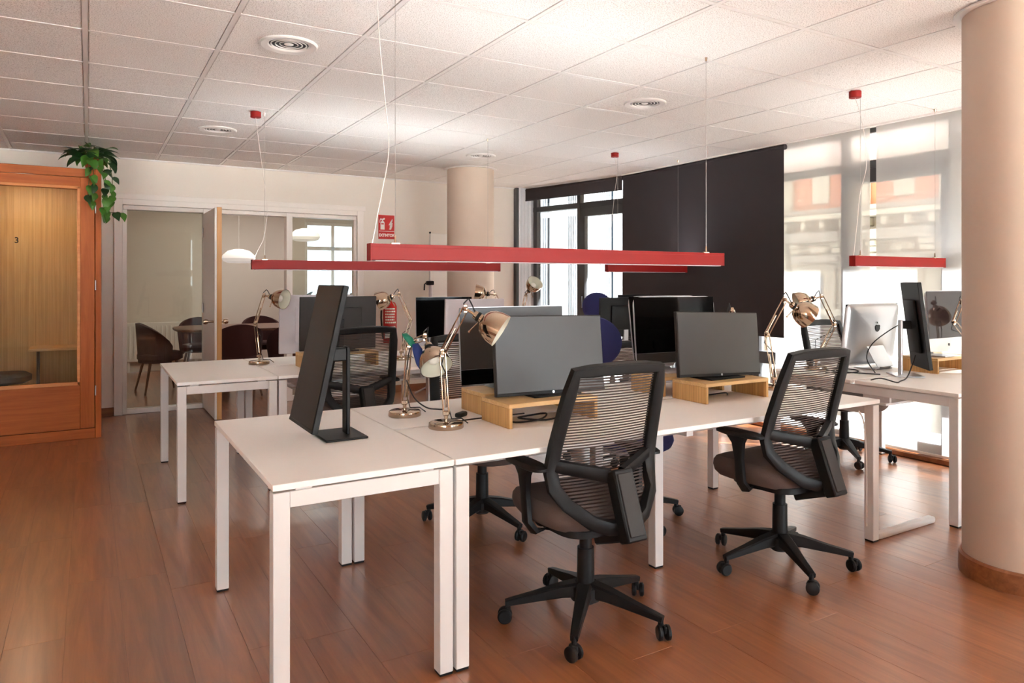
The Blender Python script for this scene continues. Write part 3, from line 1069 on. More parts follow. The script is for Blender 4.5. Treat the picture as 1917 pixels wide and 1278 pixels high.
c1 = task_chair('black mesh office chair pulled up between the riser desk and the recessed middle leg')
c1.location = (1.678, 2.262, 0)
c2 = dup(c1, (2.785, 2.235, 0), R(2), 'black mesh office chair at the bench end nearest the round column')
set_base(c2, R(25))
c3 = dup(c1, (1.84, 3.42, 0), R(178), 'black mesh office chair facing across the front bench, half under the desk')
set_base(c3, R(30))
c4 = dup(c1, (1.555, 4.73, 0), R(4), 'black mesh office chair at the second row behind the tall portrait monitor')
set_base(c4, R(40))
c5 = dup(c1, (4.87, 3.33, 0), R(177), 'black mesh office chair by the sheer blind on the far side of the window desk')
set_base(c5, R(55))
c6 = dup(c1, (4.72, 2.11, 0), R(-4), 'black mesh office chair at the window desk hidden behind the round column')
set_base(c6, R(20))


def blue_chair(label, high=0.0):
    t = thing('blue_chair', label, 'chair', (0, 0, 0), 0, 'navy fabric swivel chairs')
    MB().pillow((0, .03, .42), .46, .44, [(.8, .0), (.96, .01), (1, .035), (.97, .06), (.85, .075), (.4, .08)], ex=3.0, bend=seat_bend).build('seat', M['blue'], t)
    MB().pillow((0, .03, .40), .44, .42, [(.8, 0), (.98, .01), (1, .028)], ex=3.0).build('seat_shell', M['satin'], t)
    Mb = Matrix.Translation((0, -.24, .97 + high)) @ Matrix.Rotation(R(100), 4, 'X')
    b = MB()
    prof = [(0, -.03), (.7, -.028), (.93, -.018), (1, 0), (.95, .016), (.7, .026), (0, .03)]
    b.lathe(prof, 36, Mb @ Matrix.Diagonal((.225, .15 + high * .4, 1, 1)))
    b.build('backrest', M['blue'], t)
    MB().sweep([(0, -.05, .39), (0, -.22, .41), (0, -.29, .5), (0, -.285, .75), (0, -.265, .95 + high)], .06, .018, (0, 1, .1)).build('back_stem', M['black'], t)
    MB().bbox((-.1, -.1, .37), (.1, .12, .405), bev=.008).build('mechanism', M['black'], t)
    MB().tube([(.1, .05, .385), (.2, .06, .38), (.26, .06, .37)], [.007, .006, .012], 8).build('lever', M['black'], t)
    swivel_base(t, R(8))
    return t


bc = blue_chair('navy fabric swivel chair pushed under the far side of the front bench')
bc.location = (2.58, 3.12, 0)
bc.rotation_euler = (0, 0, R(186))
bc2 = blue_chair('navy fabric swivel chair with a high back before the far windows', .06)
bc2.location = (4.90, 6.12, 0)
bc2.rotation_euler = (0, 0, R(182))


def low_chair(label):
    t = thing('low_chair', label, 'chair', (0, 0, 0), 0)
    MB().pillow((0, .03, .40), .46, .45, [(.75, .0), (.96, .02), (1, .05), (.95, .075), (.8, .085), (.4, .088)], ex=3.0, bend=seat_bend).build('seat', M['black'], t)
    ring = []
    for k in range(28):
        an = 2 * math.pi * k / 28
        ca, sa = math.cos(an), math.sin(an)
        x = math.copysign(abs(ca) ** .55, ca) * .21
        z = .68 + math.copysign(abs(sa) ** .55, sa) * .19
        ring.append((x, -.2 - (z - .6) * .25, z))
    MB().sweep(ring, .045, .03, (0, 1, .25), closed=True).build('back_frame', M['black'], t)
    mp = MB()
    z = .5
    while z < .86:
        zz = (z - .68) / .19
        hx = .205 * (max(0, 1 - abs(zz) ** 3.6)) ** (1 / 3.6)
        y = -.2 - (z - .6) * .25
        mp.add([(-hx, y, z), (hx, y, z), (hx, y, z + .007), (-hx, y, z + .007)], [(0, 1, 2, 3)])
        z += .0105
    mp.build('mesh_panel', M['meshcloth'], t)
    MB().sweep([(0, -.03, .39), (0, -.2, .4), (0, -.26, .46), (0, -.235, .62)], .07, .025, (0, 1, .1)).build('back_stem', M['black'], t)
    swivel_base(t, R(30))
    return t


lc = low_chair('low black mesh swivel chair standing between the two desk rows')
lc.location = (3.36, 4.30, 0)
# ================================================================== PHONE BOOTH
bo = thing('phone_booth', 'orange wood phone booth with a glazed door marked 3', 'booth', (0, 7.0, 0))
BX0, BX1, BZ = -1.06, .094, 2.271
def bp_(name, a, b, mat, parent=bo, bev=.003):
    return MB().bbox(a, b, bev=bev).build(name, mat, parent)
bp_('side_panel', (BX1 - .045, 0, 0), (BX1, 1.03, BZ), M['booth'])
bp_('side_panel', (BX0, 0, 0), (BX0 + .045, 1.03, BZ), M['booth'])
bp_('roof_panel', (BX0 + .045, 0, BZ - .07), (BX1 - .045, 1.03, BZ), M['boothh'])
bp_('plinth', (BX0 + .045, 0, 0), (BX1 - .045, .05, .085), M['boothh'])
bp_('floor_panel', (BX0 + .045, .05, 0), (BX1 - .045, 1.0, .06), M['carpet'])
bp_('back_lining', (BX0 + .045, .985, .06), (BX1 - .045, 1.03, BZ - .07), M['boothin'])
bp_('side_lining', (BX0 + .045, .05, .06), (BX0 + .06, .985, BZ - .07), M['boothin'])
bp_('side_lining', (BX1 - .06, .05, .06), (BX1 - .045, .985, BZ - .07), M['boothin'])
dx0, dx1, dz0, dz1 = BX0 + .05, BX1 - .05, .09, BZ - .076
gx0, gx1, gz0, gz1 = BX0 + .19, -.061, .457, 2.118
bp_('door_stile', (gx1, -.012, dz0), (dx1, .03, dz1), M['booth'])
bp_('door_stile', (dx0, -.012, dz0), (gx0, .03, dz1), M['booth'])
for (a, b) in ((gz1, dz1), (dz0, gz0)):
    MB().bbox((gx0, -.012, a), (gx1, .03, b), bev=.002).build('door_rail', M['boothh'], bo)
for (a, b) in (((gx0, -.02, gz0 - .002), (gx1, -.008, gz0 + .03)), ((gx0, -.02, gz1 - .022), (gx1, -.008, gz1 + .002))):
    bp_('glazing_bead', a, b, M['boothlip'])
for (a, b) in (((gx1 - .022, -.02, gz0), (gx1 + .002, -.008, gz1)), ((gx0 - .002, -.02, gz0), (gx0 + .022, -.008, gz1))):
    bp_('glazing_bead', a, b, M['boothlip'])
pane = MB().box((gx0, .006, gz0), (gx1, .012, gz1)).build('glass_pane', M['boothglass'], bo, smooth=False)
text_mesh('number', '3', .066, .001, M['black'], pane, (-.5, .003, 1.655), bold=.001)
for z in (.36, 1.25, 1.9):
    MB().bbox((dx1 + .002, -.016, z), (dx1 + .011, .0, z + .085), bev=.002).build('hinge', M['silver'], bo)
bl = MB().cyl((-.48, .5, BZ - .075), (-.48, .5, BZ - .1), .06, n=24).build('ceiling_light', glow('booth_light', (1.0, .86, .66, 1), 16.0), bo)
bp_('shelf', (-.46, .62, .70), (.034, .985, .725), M['bamboo_top'])
for x in (-.4, -.02):
    MB().cyl((x, .9, .06), (x, .9, .70), .014, n=10).build('shelf_leg', M['black'], bo)
sl = thing('booth_stool', 'black stool with a grey footrest inside the phone booth', 'stool', (-.62, 7.42, .06))
MB().pillow((0, 0, .40), .40, .4, [(.8, 0), (1, .02), (1, .06), (.8, .085)], ex=2.6).build('seat', M['black'], sl)
MB().cyl((0, 0, 0), (0, 0, .41), .03, n=14).build('column', M['black'], sl)
MB().bbox((-.17, -.12, .0), (.25, .16, .05), bev=.02, seg=2).build('foot', M['satin'], sl)

# ================================================================== PLANT ON THE BOOTH
pl = thing('potted_plant', 'trailing green pothos in a terracotta pot on the phone booth', 'plant', (.035, 7.22, BZ))
MB().lathe([(0, 0), (.05, 0), (.072, .10), (.078, .10), (.078, .12), (.066, .12), (.06, .10), (0, .10)], 24).build('pot', M['terracotta'], pl)
lf = MB()
out = [(0, 0), (.022, .01), (.036, .035), (.038, .06), (.028, .085), (.012, .11), (0, .125)]
vs, fs = [], []
for k, (x, y) in enumerate(out):
    z = .012 * math.sin(k / 6 * math.pi) - .02 * (k / 6) ** 2
    vs += [(-x, y, z + x * .22), (0, y, z), (x, y, z + x * .22)]
for k in range(6):
    for q in range(2):
        a = k * 3 + q
        fs.append((a, a + 1, a + 4, a + 3))
lf.add(vs, fs)
leaf_a, leaf_b = lf.mesh('leaf', M['leaf']), lf.mesh('leaf', M['leafdark'])
random.seed(11)
def put_leaf(p, az, pitch, sc, dark):
    inst('leaf', leaf_b if dark else leaf_a, pl, p, (pitch, random.uniform(-.4, .4), az), (sc, sc, sc))
for k in range(46):
    az = random.uniform(0, 2 * math.pi)
    rr = random.uniform(.03, .13)
    p = (math.cos(az) * rr - .02, math.sin(az) * rr - .03, random.uniform(.12, .225) - rr * .3)
    MB().tube([(math.cos(az) * .02, math.sin(az) * .02, .1), (p[0] * .6, p[1] * .6, p[2] + .02), p], .0022, 5).build('stalk', M['stem'], pl)
    put_leaf(p, az - math.pi / 2 + random.uniform(-.5, .5), R(random.uniform(-45, 25)), random.uniform(.85, 1.35), k % 5 < 3)
vines = [[(.03, -.06, .1), (.06, -.16, .1), (.07, -.235, -.02), (.085, -.245, -.16), (.10, -.25, -.30), (.09, -.25, -.38)],
         [(-.02, -.06, .1), (0, -.18, .09), (0, -.245, -.05), (.01, -.25, -.2), (-.01, -.25, -.27)],
         [(.06, -.04, .1), (.12, -.12, .08), (.14, -.17, -.05), (.14, -.19, -.17), (.15, -.2, -.26)],
         [(.05, -.05, .1), (.07, -.17, .09), (.09, -.24, -.1), (.07, -.25, -.32), (.12, -.25, -.36), (.2, -.25, -.36)],
         [(-.05, -.05, .1), (-.04, -.2, .08), (-.03, -.245, -.06), (-.04, -.25, -.22)]]
for vi, v in enumerate(vines):
    MB().tube(v, .003, 6).build('vine', M['stem'], pl)
    for q in range(1, len(v)):
        for e in range(2 if q > 1 else 1):
            f_ = 1 - e * .5
            p = [v[q - 1][i] + (v[q][i] - v[q - 1][i]) * f_ for i in range(3)]
            put_leaf((p[0], p[1] - .008, p[2]), random.uniform(2.2, 4.1), R(random.uniform(-75, -40)), random.uniform(.6, .95), random.random() < .35)

# ================================================================== BACK WALL ITEMS
sg = thing('safety_sign', 'red fire extinguisher sign reading EXTINTOR on the back wall', 'sign', (3.04, 8.045, 1.967))
MB().bbox((-.1, -.003, -.142), (.1, .003, .142), bev=.002).build('panel', M['signred'], sg)
def sgp(name, polys, y=-.0042):
    m = MB()
    for p in polys:
        m.prism(p, y - .0006, y + .0012)
    return m.build(name, M['signwhite'], sg, smooth=False)
sgp('dividing_line', [[(-.094, -.052), (.094, -.052), (.094, -.046), (-.094, -.046)]])
body = [(-.075, -.03), (-.025, -.03), (-.025, .05), (-.032, .066), (-.042, .07), (-.042, .082), (-.058, .082), (-.058, .07), (-.068, .066), (-.075, .05)]
sgp('extinguisher_symbol', [body, [(-.082, .085), (-.028, .085), (-.02, .102), (-.03, .108), (-.05, .096), (-.078, .1)], [(-.088, .05), (-.081, .05), (-.076, .088), (-.084, .088)]])
MB().prism([(-.066, .03), (-.034, .03), (-.034, .045), (-.066, .045)], -.0056, -.0046).build('symbol_label', M['signred'], sg, smooth=False)
sgp('flame_symbol', [[(.03 + dx, -.025 + dz), (.055 + dx, -.03 + dz), (.075 + dx * .6, .02 + dz), (.068 + dx * .6, .03 + dz)] for dx, dz in ((0, 0), (.004, .025), (-.004, .05), (.006, .07))])
text_mesh('lettering', 'EXTINTOR', .046, .0006, M['signwhite'], sg, (0, -.0042, -.098), bold=.0018, xs=.86)

ex = thing('fire_extinguisher', 'red fire extinguisher with a white label hanging below the sign', 'fire extinguisher', (3.05, 7.955, .60))
MB().lathe([(0, 0), (.074, 0), (.079, .01), (.079, .43), (.06, .475), (.03, .49), (.022, .51), (0, .51)], 28).build('cylinder', M['extred'], ex)
lb = MB()
for (z0, z1, a0, a1) in ((.06, .2, 200, 300),):
    n = 12
    v = [(.0797 * math.cos(R(a0 + (a1 - a0) * k / n)), .0797 * math.sin(R(a0 + (a1 - a0) * k / n)), z) for z in (z0, z1) for k in range(n + 1)]
    lb.add(v, [(k, k + 1, n + 2 + k, n + 1 + k) for k in range(n)])
lb.build('label', M['signwhite'], ex)
tx = MB()
random.seed(5)
for row in range(6):
    z = .235 + row * .032
    a = 205.0
    while a < 290:
        st = random.uniform(6, 16)
        v = [(.0798 * math.cos(R(a + st * k / 3)), .0798 * math.sin(R(a + st * k / 3)), zz) for zz in (z, z + .018) for k in range(4)]
        tx.add(v, [(k, k + 1, 5 + k, 4 + k) for k in range(3)])
        a += st + 3
tx.build('printed_text', M['signwhite'], ex)
MB().bbox((-.02, -.02, .5), (.02, .02, .54), bev=.004).bbox((-.09, -.012, .535), (.03, .012, .55), bev=.003).bbox((-.08, -.012, .505), (.0, .012, .515), bev=.003).build('valve_head', M['black'], ex)
MB().tube([(-.02, 0, .52), (-.07, -.02, .53), (-.115, -.03, .46), (-.12, -.03, .3), (-.105, -.02, .15), (-.085, 0, .06)], .011, 8).build('hose', M['black'], ex)
MB().bbox((-.03, .0, .4), (.03, .095, .43), bev=.003).build('wall_bracket', M['black'], ex)

wbd = thing('flip_chart', 'white flip chart board on a stand with a black clamp before the back wall', 'flip chart', (3.66, 7.84, 0))
MB().bbox((-.16, -.012, .75), (.5, .012, 1.9), bev=.004).build('board', M['signwhite'], wbd)
MB().cyl((-.155, -.016, .75), (-.155, -.016, 1.92), .005, n=8).build('edge_profile', M['steel'], wbd)
MB().bbox((-.165, -.024, 1.895), (-.145, -.004, 1.915), bev=.003).build('corner_clip', M['black'], wbd)
for sx in (-.1, .4):
    MB().cyl((sx, -.02, .76), (sx - .04, -.16, 0), .013, n=10).build('leg', M['satin'], wbd)
MB().cyl((.15, .02, .76), (.15, .17, 0), .013, n=10).build('leg', M['satin'], wbd)
st = thing('projector_stand', 'slim white stand pole with a black clamp beside the flip chart', 'stand', (3.42, 7.62, 0))
MB().cyl((0, 0, .02), (0, 0, 1.29), .022, n=14).build('pole', M['satin'], st)
MB().bbox((-.05, -.03, 1.28), (.035, .03, 1.33), bev=.012, seg=2).build('clamp', M['black'], st)
MB().tube([(-.05, 0, 1.31), (-.075, 0, 1.29), (-.08, 0, 1.22)], .009, 8).build('clamp_handle', M['black'], st)
for k in range(3):
    MB().cyl((0, 0, .12), (.22 * math.cos(k * 2.1), .22 * math.sin(k * 2.1), 0.01), .011, n=8).build('foot', M['satin'], st)

# ================================================================== MEETING ROOM
mt = thing('meeting_table', 'long rounded walnut table in the meeting room', 'table', (2.05, 9.65, 0))
MB().pillow((0, 0, .715), 2.3, 1.05, [(.985, 0), (1, .008), (1, .03), (.99, .036)], ex=4.5, n=48).build('tabletop', M['walnut'], mt)
for s in (-1, 1):
    MB().bbox((s * .6 - .06, -.25, 0), (s * .6 + .06, .25, .715), bev=.01).build('pedestal', M['black'], mt)
def tub_chair(label):
    t = thing('tub_chair', label, 'chair', (0, 0, 0), 0, 'burgundy tub chairs at the meeting table')
    MB().pillow((0, .02, .38), .5, .48, [(.85, 0), (1, .02), (1, .07), (.9, .1), (.5, .11)], ex=2.6).build('seat', M['darkred'], t)
    n = 24
    m = MB()
    vs, fs = [], []
    for k in range(n + 1):
        a = R(180 + 200 * (k / n) - 10)
        hgt = .56 + .27 * math.sin(math.pi * k / n) ** .7
        for (r, z) in ((.255, .36), (.285, hgt), (.245, hgt + .005), (.215, .36)):
            vs.append((r * math.cos(a), r * math.sin(a) + .04, z))
    for k in range(n):
        for q in range(4):
            q2 = (q + 1) % 4
            fs.append((k * 4 + q, k * 4 + q2, k * 4 + 4 + q2, k * 4 + 4 + q))
    fs += [(3, 2, 1, 0), (n * 4, n * 4 + 1, n * 4 + 2, n * 4 + 3)]
    m.add(vs, fs).build('backrest', M['darkred'], t)
    for sx in (-1, 1):
        for sy in (-1, 1):
            MB().cyl((sx * .15, sy * .14 + .02, .39), (sx * .23, sy * .22 + .02, 0), .017, .011, n=10).build('leg', M['walnut'], t)
    return t
tc0 = tub_chair('burgundy tub chair at the rounded end of the meeting table')
tc0.location = (.72, 9.55, 0)
tc0.rotation_euler = (0, 0, R(-80))
dup(tc0, (1.50, 8.80, 0), R(0), 'burgundy tub chair with its back to the open door gap')
dup(tc0, (2.12, 8.80, 0), R(3), 'burgundy tub chair behind the white post of the glass partition')
dup(tc0, (2.75, 8.82, 0), R(-3), 'burgundy tub chair behind the fixed pane beside the window reflection')
dup(tc0, (1.3, 10.45, 0), R(180), 'burgundy tub chair on the far side of the meeting table at its left')
dup(tc0, (2.1, 10.45, 0), R(180), 'burgundy tub chair on the far side of the meeting table at its middle')
dup(tc0, (2.9, 10.45, 0), R(180), 'burgundy tub chair on the far side of the meeting table near the plant')
def opal(label, x, y, z):
    t = thing('opal_pendant', label, 'pendant lamp', (x, y, 0), 0, 'opal pendants over the meeting table')
    MB().lathe([(0, .10), (.05, .098), (.13, .075), (.19, .02), (.2, -.02), (.18, -.055), (.13, -.075), (0, -.08)], 36, Matrix.Translation((0, 0, z))).build('shade', M['opalglow'], t)
    MB().cyl((0, 0, z + .1), (0, 0, 2.52), .003, n=6).build('cord', M['cablewhite'], t)
    MB().cyl((0, 0, 2.49), (0, 0, 2.519), .045, n=16).build('ceiling_rose', M['lampwhite'], t)
opal('opal glass pendant lamp seen through the open doorway', 1.62, 9.45, 1.63)
opal('opal glass pendant lamp hanging farther over the meeting table', 2.55, 9.85, 1.95)
for k, yy in enumerate((9.2, 10.6)):
    pnl = struct(MB().bbox((1.2, yy - .15, 2.505), (3.2, yy + .15, 2.52), bev=.003).build('added_light_panel', M['added_panel_light']))  # unseen panels added to lighten the room behind the partition
fp = thing('floor_plant', 'dark leafy floor plant before the stand-in window of the meeting room', 'plant', (3.45, 11.3, 0))
MB().lathe([(0, 0), (.14, 0), (.17, .34), (.18, .36), (.15, .36), (.15, .32), (0, .32)], 20).build('pot', M['lampwhite'], fp)
random.seed(21)
for k in range(26):
    az = random.uniform(0, 6.28)
    ln = random.uniform(.35, .8)
    tip = (math.cos(az) * ln * .55, math.sin(az) * ln * .4, .36 + ln * 1.0)
    MB().tube([(0, 0, .32), (tip[0] * .3, tip[1] * .3, .36 + ln * .6), tip], .005, 5).build('stalk', M['stem'], fp)
    inst('leaf', leaf_b, fp, tip, (R(random.uniform(-70, -20)), 0, az - 1.57), (2.4, 2.4, 2.4))
rd = thing('radiator', 'white panel radiator on the meeting room back wall', 'radiator', (.95, 11.74, 0))
MB().bbox((-.6, -.04, .15), (.6, .03, .72), bev=.008).build('panel', M['trimwhite'], rd)
for k in range(20):
    MB().bbox((-.57 + k * .06, -.05, .2), (-.55 + k * .06, -.038, .67), bev=.003).build('fin', M['trimwhite'], rd)
for s in (-.45, .45):
    MB().bbox((s - .02, -.02, 0), (s + .02, .02, .16), bev=.003).build('foot', M['trimwhite'], rd)
# ================================================================== DESK LAMPS
EC, ES = math.cos(YAW), math.sin(YAW)
SHADE = [(.017, 0), (.030, .003), (.048, .014), (.062, .036), (.070, .064), (.073, .094)]
SHADE_IN = [(.012, .004), (.027, .008), (.045, .019), (.059, .040), (.067, .066), (.071, .0935)]


def desk_lamp(label, x, y, elbow, joint, hd, swing=0.0, zt=DH, cable=None):
    # arm plane: local x axis; turned so the arms fold sideways along the desk
    t = thing('desk_lamp', label, 'lamp', (x, y, zt), -YAW + swing, 'polished metal desk lamps')
    MB().lathe([(0, 0), (.072, 0), (.074, .004), (.071, .020), (.066, .024), (0, .025)], 36).build('base', M['chrome'], t)
    MB().cyl((0, 0, .024), (0, 0, .06), .008, n=12).bbox((-.014, -.012, .05), (.014, .012, .068), bev=.003).build('pivot', M['chrome'], t)
    e = Vector((elbow[0], 0, elbow[1] - zt))
    j = Vector((joint[0], 0, joint[1] - zt))
    b0 = Vector((0, 0, .06))
    def arm(name, a, b):
        d = (b - a).normalized()
        n = Vector((-d.z, 0, d.x))
        m = MB()
        for s in (-1, 1):
            m.cyl(a + n * s * .0115 + Vector((0, s * .004, 0)), b + n * s * .0115 + Vector((0, s * .004, 0)), .0033, n=8)
        m.cyl(a + d * .02 + Vector((0, .013, 0)), a + d * (b - a).length * .55 + Vector((0, .013, 0)), .0046, n=10)
        m.cyl(a + Vector((0, -.018, 0)), a + Vector((0, .018, 0)), .006, n=8)
        return m.build(name, M['chrome'], t)
    arm('lower_arm', b0, e)
    arm('upper_arm', e, j)
    for (p, nm) in ((e, 'elbow_joint'), (j, 'head_joint')):
        MB().lathe([(0, -.019), (.005, -.0185), (.010, -.014), (.011, -.008), (.011, .008), (.010, .014), (.005, .0185), (0, .019)], 16, Matrix.Translation(p) @ Matrix.Rotation(R(90), 4, 'X')).bbox(tuple(p + Vector((-.009, -.008, -.018))), tuple(p + Vector((.009, .008, .018))), bev=.003).build(nm, M['chrome'], t)
    h = Vector((hd[0], hd[1], hd[2])).normalized()
    q = h.to_track_quat('Z', 'Y').to_matrix().to_4x4()
    s0 = j + h * .055
    Mh = Matrix.Translation(s0) @ q
    MB().cyl(j, s0, .006, n=10).build('neck', M['chrome'], t)
    MB().lathe([(0, -.012), (.016, -.012), (.018, -.006), (.018, .028), (.0, .03)], 20, Mh).build('socket', M['chrome'], t)
    MB().lathe([(.0186, .002), (.0206, .004), (.0206, .014), (.0186, .016)], 20, Mh).build('socket_ring', M['black'], t)
    Ms_ = Mh @ Matrix.Translation((0, 0, .026))
    sh = MB().lathe(SHADE, 36, Ms_).build('shade', M['chrome'], t)
    MB().lathe(SHADE_IN, 36, Ms_).build('shade_lining', M['inner'], sh)
    MB().lathe([(0, .02), (.012, .022), (.026, .045), (.024, .062), (.01, .072), (0, .073)], 20, Ms_).build('bulb', M['bulb'], sh)
    side = q @ Vector((1, 0, 0)) if abs((q @ Vector((1, 0, 0))).z) > .3 else q @ Vector((0, 1, 0))
    if side.z > 0:
        side = -side
    p1 = s0 + h * .02 + side * .018
    p2 = p1 + side * .05 - h * .012
    MB().tube([p1, p2], .0028, 8).cyl(p2, p2 + side * .008, .005, n=8).build('turning_handle', M['chrome'], t)
    loop = [j + Vector((-.004, .01, -.01)), j + Vector((-.008, .014, .022)), j + Vector((.012 if h.x > 0 else -.012, .016, .042)), j + h * .03 + Vector((0, .01, .034)), s0 + h * -.008 + Vector((0, .004, .012))]
    pts = []
    for k in range(len(loop) - 1):
        for u in range(4):
            s = u / 4
            a, b = loop[k], loop[k + 1]
            pts.append(a.lerp(b, s))
    pts.append(loop[-1])
    MB().tube(pts, .003, 7).build('head_cable', M['cable'], t)
    MB().tube([e + Vector((.01, .02, .01)), e + Vector((-.006, .022, -.05)), Vector((.006, .02, .2)), Vector((.008, .018, .08)), Vector((.02, .03, .03)), Vector((.06, .055, .027)), Vector((.085, .07, .004))], .0028, 6).build('power_lead', M['cable'], t)
    return t


desk_lamp('polished desk lamp with raised arm and shade before the wide grey monitor', 1.269, 2.672, (-.015, 1.03), (.080, 1.212), (.84, -.14, -.52))
desk_lamp('polished desk lamp folded down with blue and green ribbons tied to it', 1.222, 3.005, (.02, 1.045), (.092, 1.075), (.32, -.55, -.62))
desk_lamp('polished desk lamp alone on the narrow table before the partition', 1.069, 5.417, (-.027, 1.02), (.037, 1.222), (.93, -.28, -.16))
desk_lamp('polished desk lamp whose shade hides the top of the fire extinguisher', 2.07, 5.16, (.073, 1.02), (-.016, 1.226), (-.93, .1, -.32))
desk_lamp('polished desk lamp before the white wall beyond the far column', 3.05, 5.36, (.045, 1.03), (-.035, 1.208), (-.97, -.05, .12))
desk_lamp('polished desk lamp with its open shade turned up before the far window', 3.32, 5.42, (.0, 1.05), (.035, 1.205), (.45, -.62, .62))
desk_lamp('polished desk lamp at the bench end nearest the charcoal blind edge', 3.30, 2.688, (-.040, 1.03), (.060, 1.222), (.84, .12, -.55))
desk_lamp('polished desk lamp beside the silver computer on the window desk', 4.28, 3.14, (.13, 1.03), (.04, 1.22), (-.96, .1, -.26))
desk_lamp('polished desk lamp standing behind the framed monitor of the second workplace', 3.37, 2.99, (.0, .985), (-.05, 1.15), (-.5, .5, -.6))
desk_lamp('polished desk lamp on the window desk half hidden by the round column', 5.12, 2.46, (-.22, 1.055), (-.17, 1.19), (.75, .15, -.55))

def ribbon(label, mat, pts, w, loc):
    vs, fs = [], []
    for k, (p, ww) in enumerate(zip(pts, w)):
        vs += [(p[0] - ww, p[1], p[2]), (p[0] + ww, p[1] + .008, p[2] + .003)]
    for k in range(len(pts) - 1):
        fs.append((2 * k, 2 * k + 1, 2 * k + 3, 2 * k + 2))
    o = MB().add(vs, fs)
    o = o.build('ribbon', mat, None, loc, (0, 0, -YAW))
    md = o.modifiers.new('thickness', 'SOLIDIFY')
    md.thickness = .002
    tag(o, label, 'ribbon')
ribbon('blue cloth ribbon hanging from the folded desk lamp', M['scrapblue'], [(.05, -.022, 1.045), (.06, -.03, 1.02), (.065, -.026, .99), (.07, -.03, .955), (.072, -.026, .935)], [.012, .022, .02, .014, .003], (1.222, 3.005, 0))
ribbon('green cloth ribbon tied to the folded desk lamp', M['scrapgreen'], [(.0, -.022, 1.09), (.02, -.03, 1.07), (.035, -.026, 1.045), (.04, -.024, 1.03)], [.01, .018, .014, .006], (1.222, 3.005, 0))

# ================================================================== MONITOR RISERS
def riser(label, x0, x1, y0, y1, zt=DH, h=.1):
    t = thing('monitor_riser', label, 'monitor riser', (x0, y0, zt), 0, 'bamboo monitor risers')
    w, d = x1 - x0, y1 - y0
    MB().bbox((0, 0, h - .018), (w, d, h), bev=.002).build('top_board', M['bamboo_top'], t)
    for a in (0, w - .018):
        MB().bbox((a, .001, 0), (a + .018, d - .001, h - .018), bev=.0015).build('side_board', M['bamboo'], t)
    return t
RZ = DH + .1
riser('bamboo riser beside the raised desk lamp with black cables under it', 1.472, 1.925, 2.505, 2.742)
riser('bamboo riser under the second grey monitor near the bench end', 2.598, 3.05, 2.518, 2.755)
riser('bamboo riser on the far half of the bench behind the raised desk lamp', 1.518, 1.97, 2.795, 3.03)
riser('bamboo riser on the far half of the bench under the glossy black computer', 2.58, 3.03, 2.80, 3.06)
riser('bamboo riser on the second row under the dark square monitor', 1.27, 1.80, 4.92, 5.17)
riser('bamboo riser on the window desk under the computer with a white chin', 4.742, 5.17, 2.575, 2.83)

# ================================================================== MONITORS
def monitor(label, loc, rz, w, h, zc, tilt=6, roll=0, scr=None, back=None, neck=None, base=(.24, .18), off=.05, group=None, slot=False, logo=True):
    t = thing('monitor', label, 'monitor', loc, rz, group)
    scr, back, neck = scr or M['screen'], back or M['darkback'], neck or M['black']
    Mp = Matrix.Translation((0, -off, zc)) @ Matrix.Rotation(R(roll), 4, 'Y') @ Matrix.Rotation(R(-tilt), 4, 'X')
    MB().bbox((-w / 2, -.009, -h / 2), (w / 2, .014, h / 2), bev=.003, M=Mp).build('housing', back, t)
    bk = MB().bbox((-w * .3, .013, -h * .32), (w * .3, .034, h * .3), bev=.012, seg=2, M=Mp).build('rear_cover', back, t)
    if slot:
        MB().bbox((-w * .02, .0335, h * .12), (w * .26, .0352, h * .145), bev=.0006, M=Mp).build('vent_slot', M['black'], bk)
    MB().bbox((-w / 2 + .005, -.0102, -h / 2 + .014), (w / 2 - .005, -.0085, h / 2 - .005), bev=.0006, M=Mp).build('screen', scr, t)
    MB().bbox((-w / 2 + .002, -.0106, -h / 2 + .001), (w / 2 - .002, -.0085, -h / 2 + .013), bev=.0006, M=Mp).build('lower_bezel', M['black'], t)
    if logo:
        MB().lathe([(0, -.0005), (.006, -.0005), (.006, .0007), (0, .0007)], 14, Mp @ Matrix.Translation((0, -.0108, -h / 2 + .0075)) @ Matrix.Rotation(R(90), 4, 'X')).build('maker_badge', M['silver'], t)
    MB().bbox((-.028, .0, .006), (.028, .016, zc + .03), bev=.004).build('stand_neck', neck, t)
    MB().bbox((-.024, -off + .02, zc - .025), (.024, .006, zc + .025), bev=.004).build('stand_arm', M['black'], t)
    MB().bbox((-base[0] / 2, -base[1] * .62, 0), (base[0] / 2, base[1] * .38, .009), bev=.003).build('stand_base', neck, t)
    return t


monitor('tall dark portrait monitor standing on the empty narrow table', (.862, 2.742, DH), R(-90), .335, .55, .318, tilt=12.3, scr=M['brownscreen'], back=M['black'], base=(.21, .165), off=.105, logo=False)
monitor('wide grey matte monitor behind the raised desk lamp', (1.77, 2.70, RZ), 0, .575, .345, .178, tilt=7, roll=.9, base=(.25, .19))
monitor('wide grey matte monitor on the riser near the bench end', (2.825, 2.70, RZ), 0, .59, .33, .176, tilt=6, roll=2.0, base=(.25, .19))
monitor('dark square monitor on the second row before the partition post', (1.56, 5.06, RZ), R(180), .56, .385, .2, tilt=3, back=M['darkback'], off=.04, logo=False)
monitor('pale silver monitor standing just behind the dark square monitor', (1.50, 5.42, DH), R(180), .56, .44, .28, tilt=2, back=M['satin'], neck=M['silver'], off=.04, logo=False)
monitor('lavender grey monitor seen from behind on the second row', (2.70, 5.10, DH), R(180), .535, .37, .275, tilt=3, back=M['satin'], neck=M['silver'], off=.05, logo=False)
monitor('black monitor with a silver stand seen from behind under the short pendant', (4.50, 5.42, DH), R(180), .64, .38, .255, tilt=2, back=M['black'], neck=M['silver'], off=-.0, logo=False)
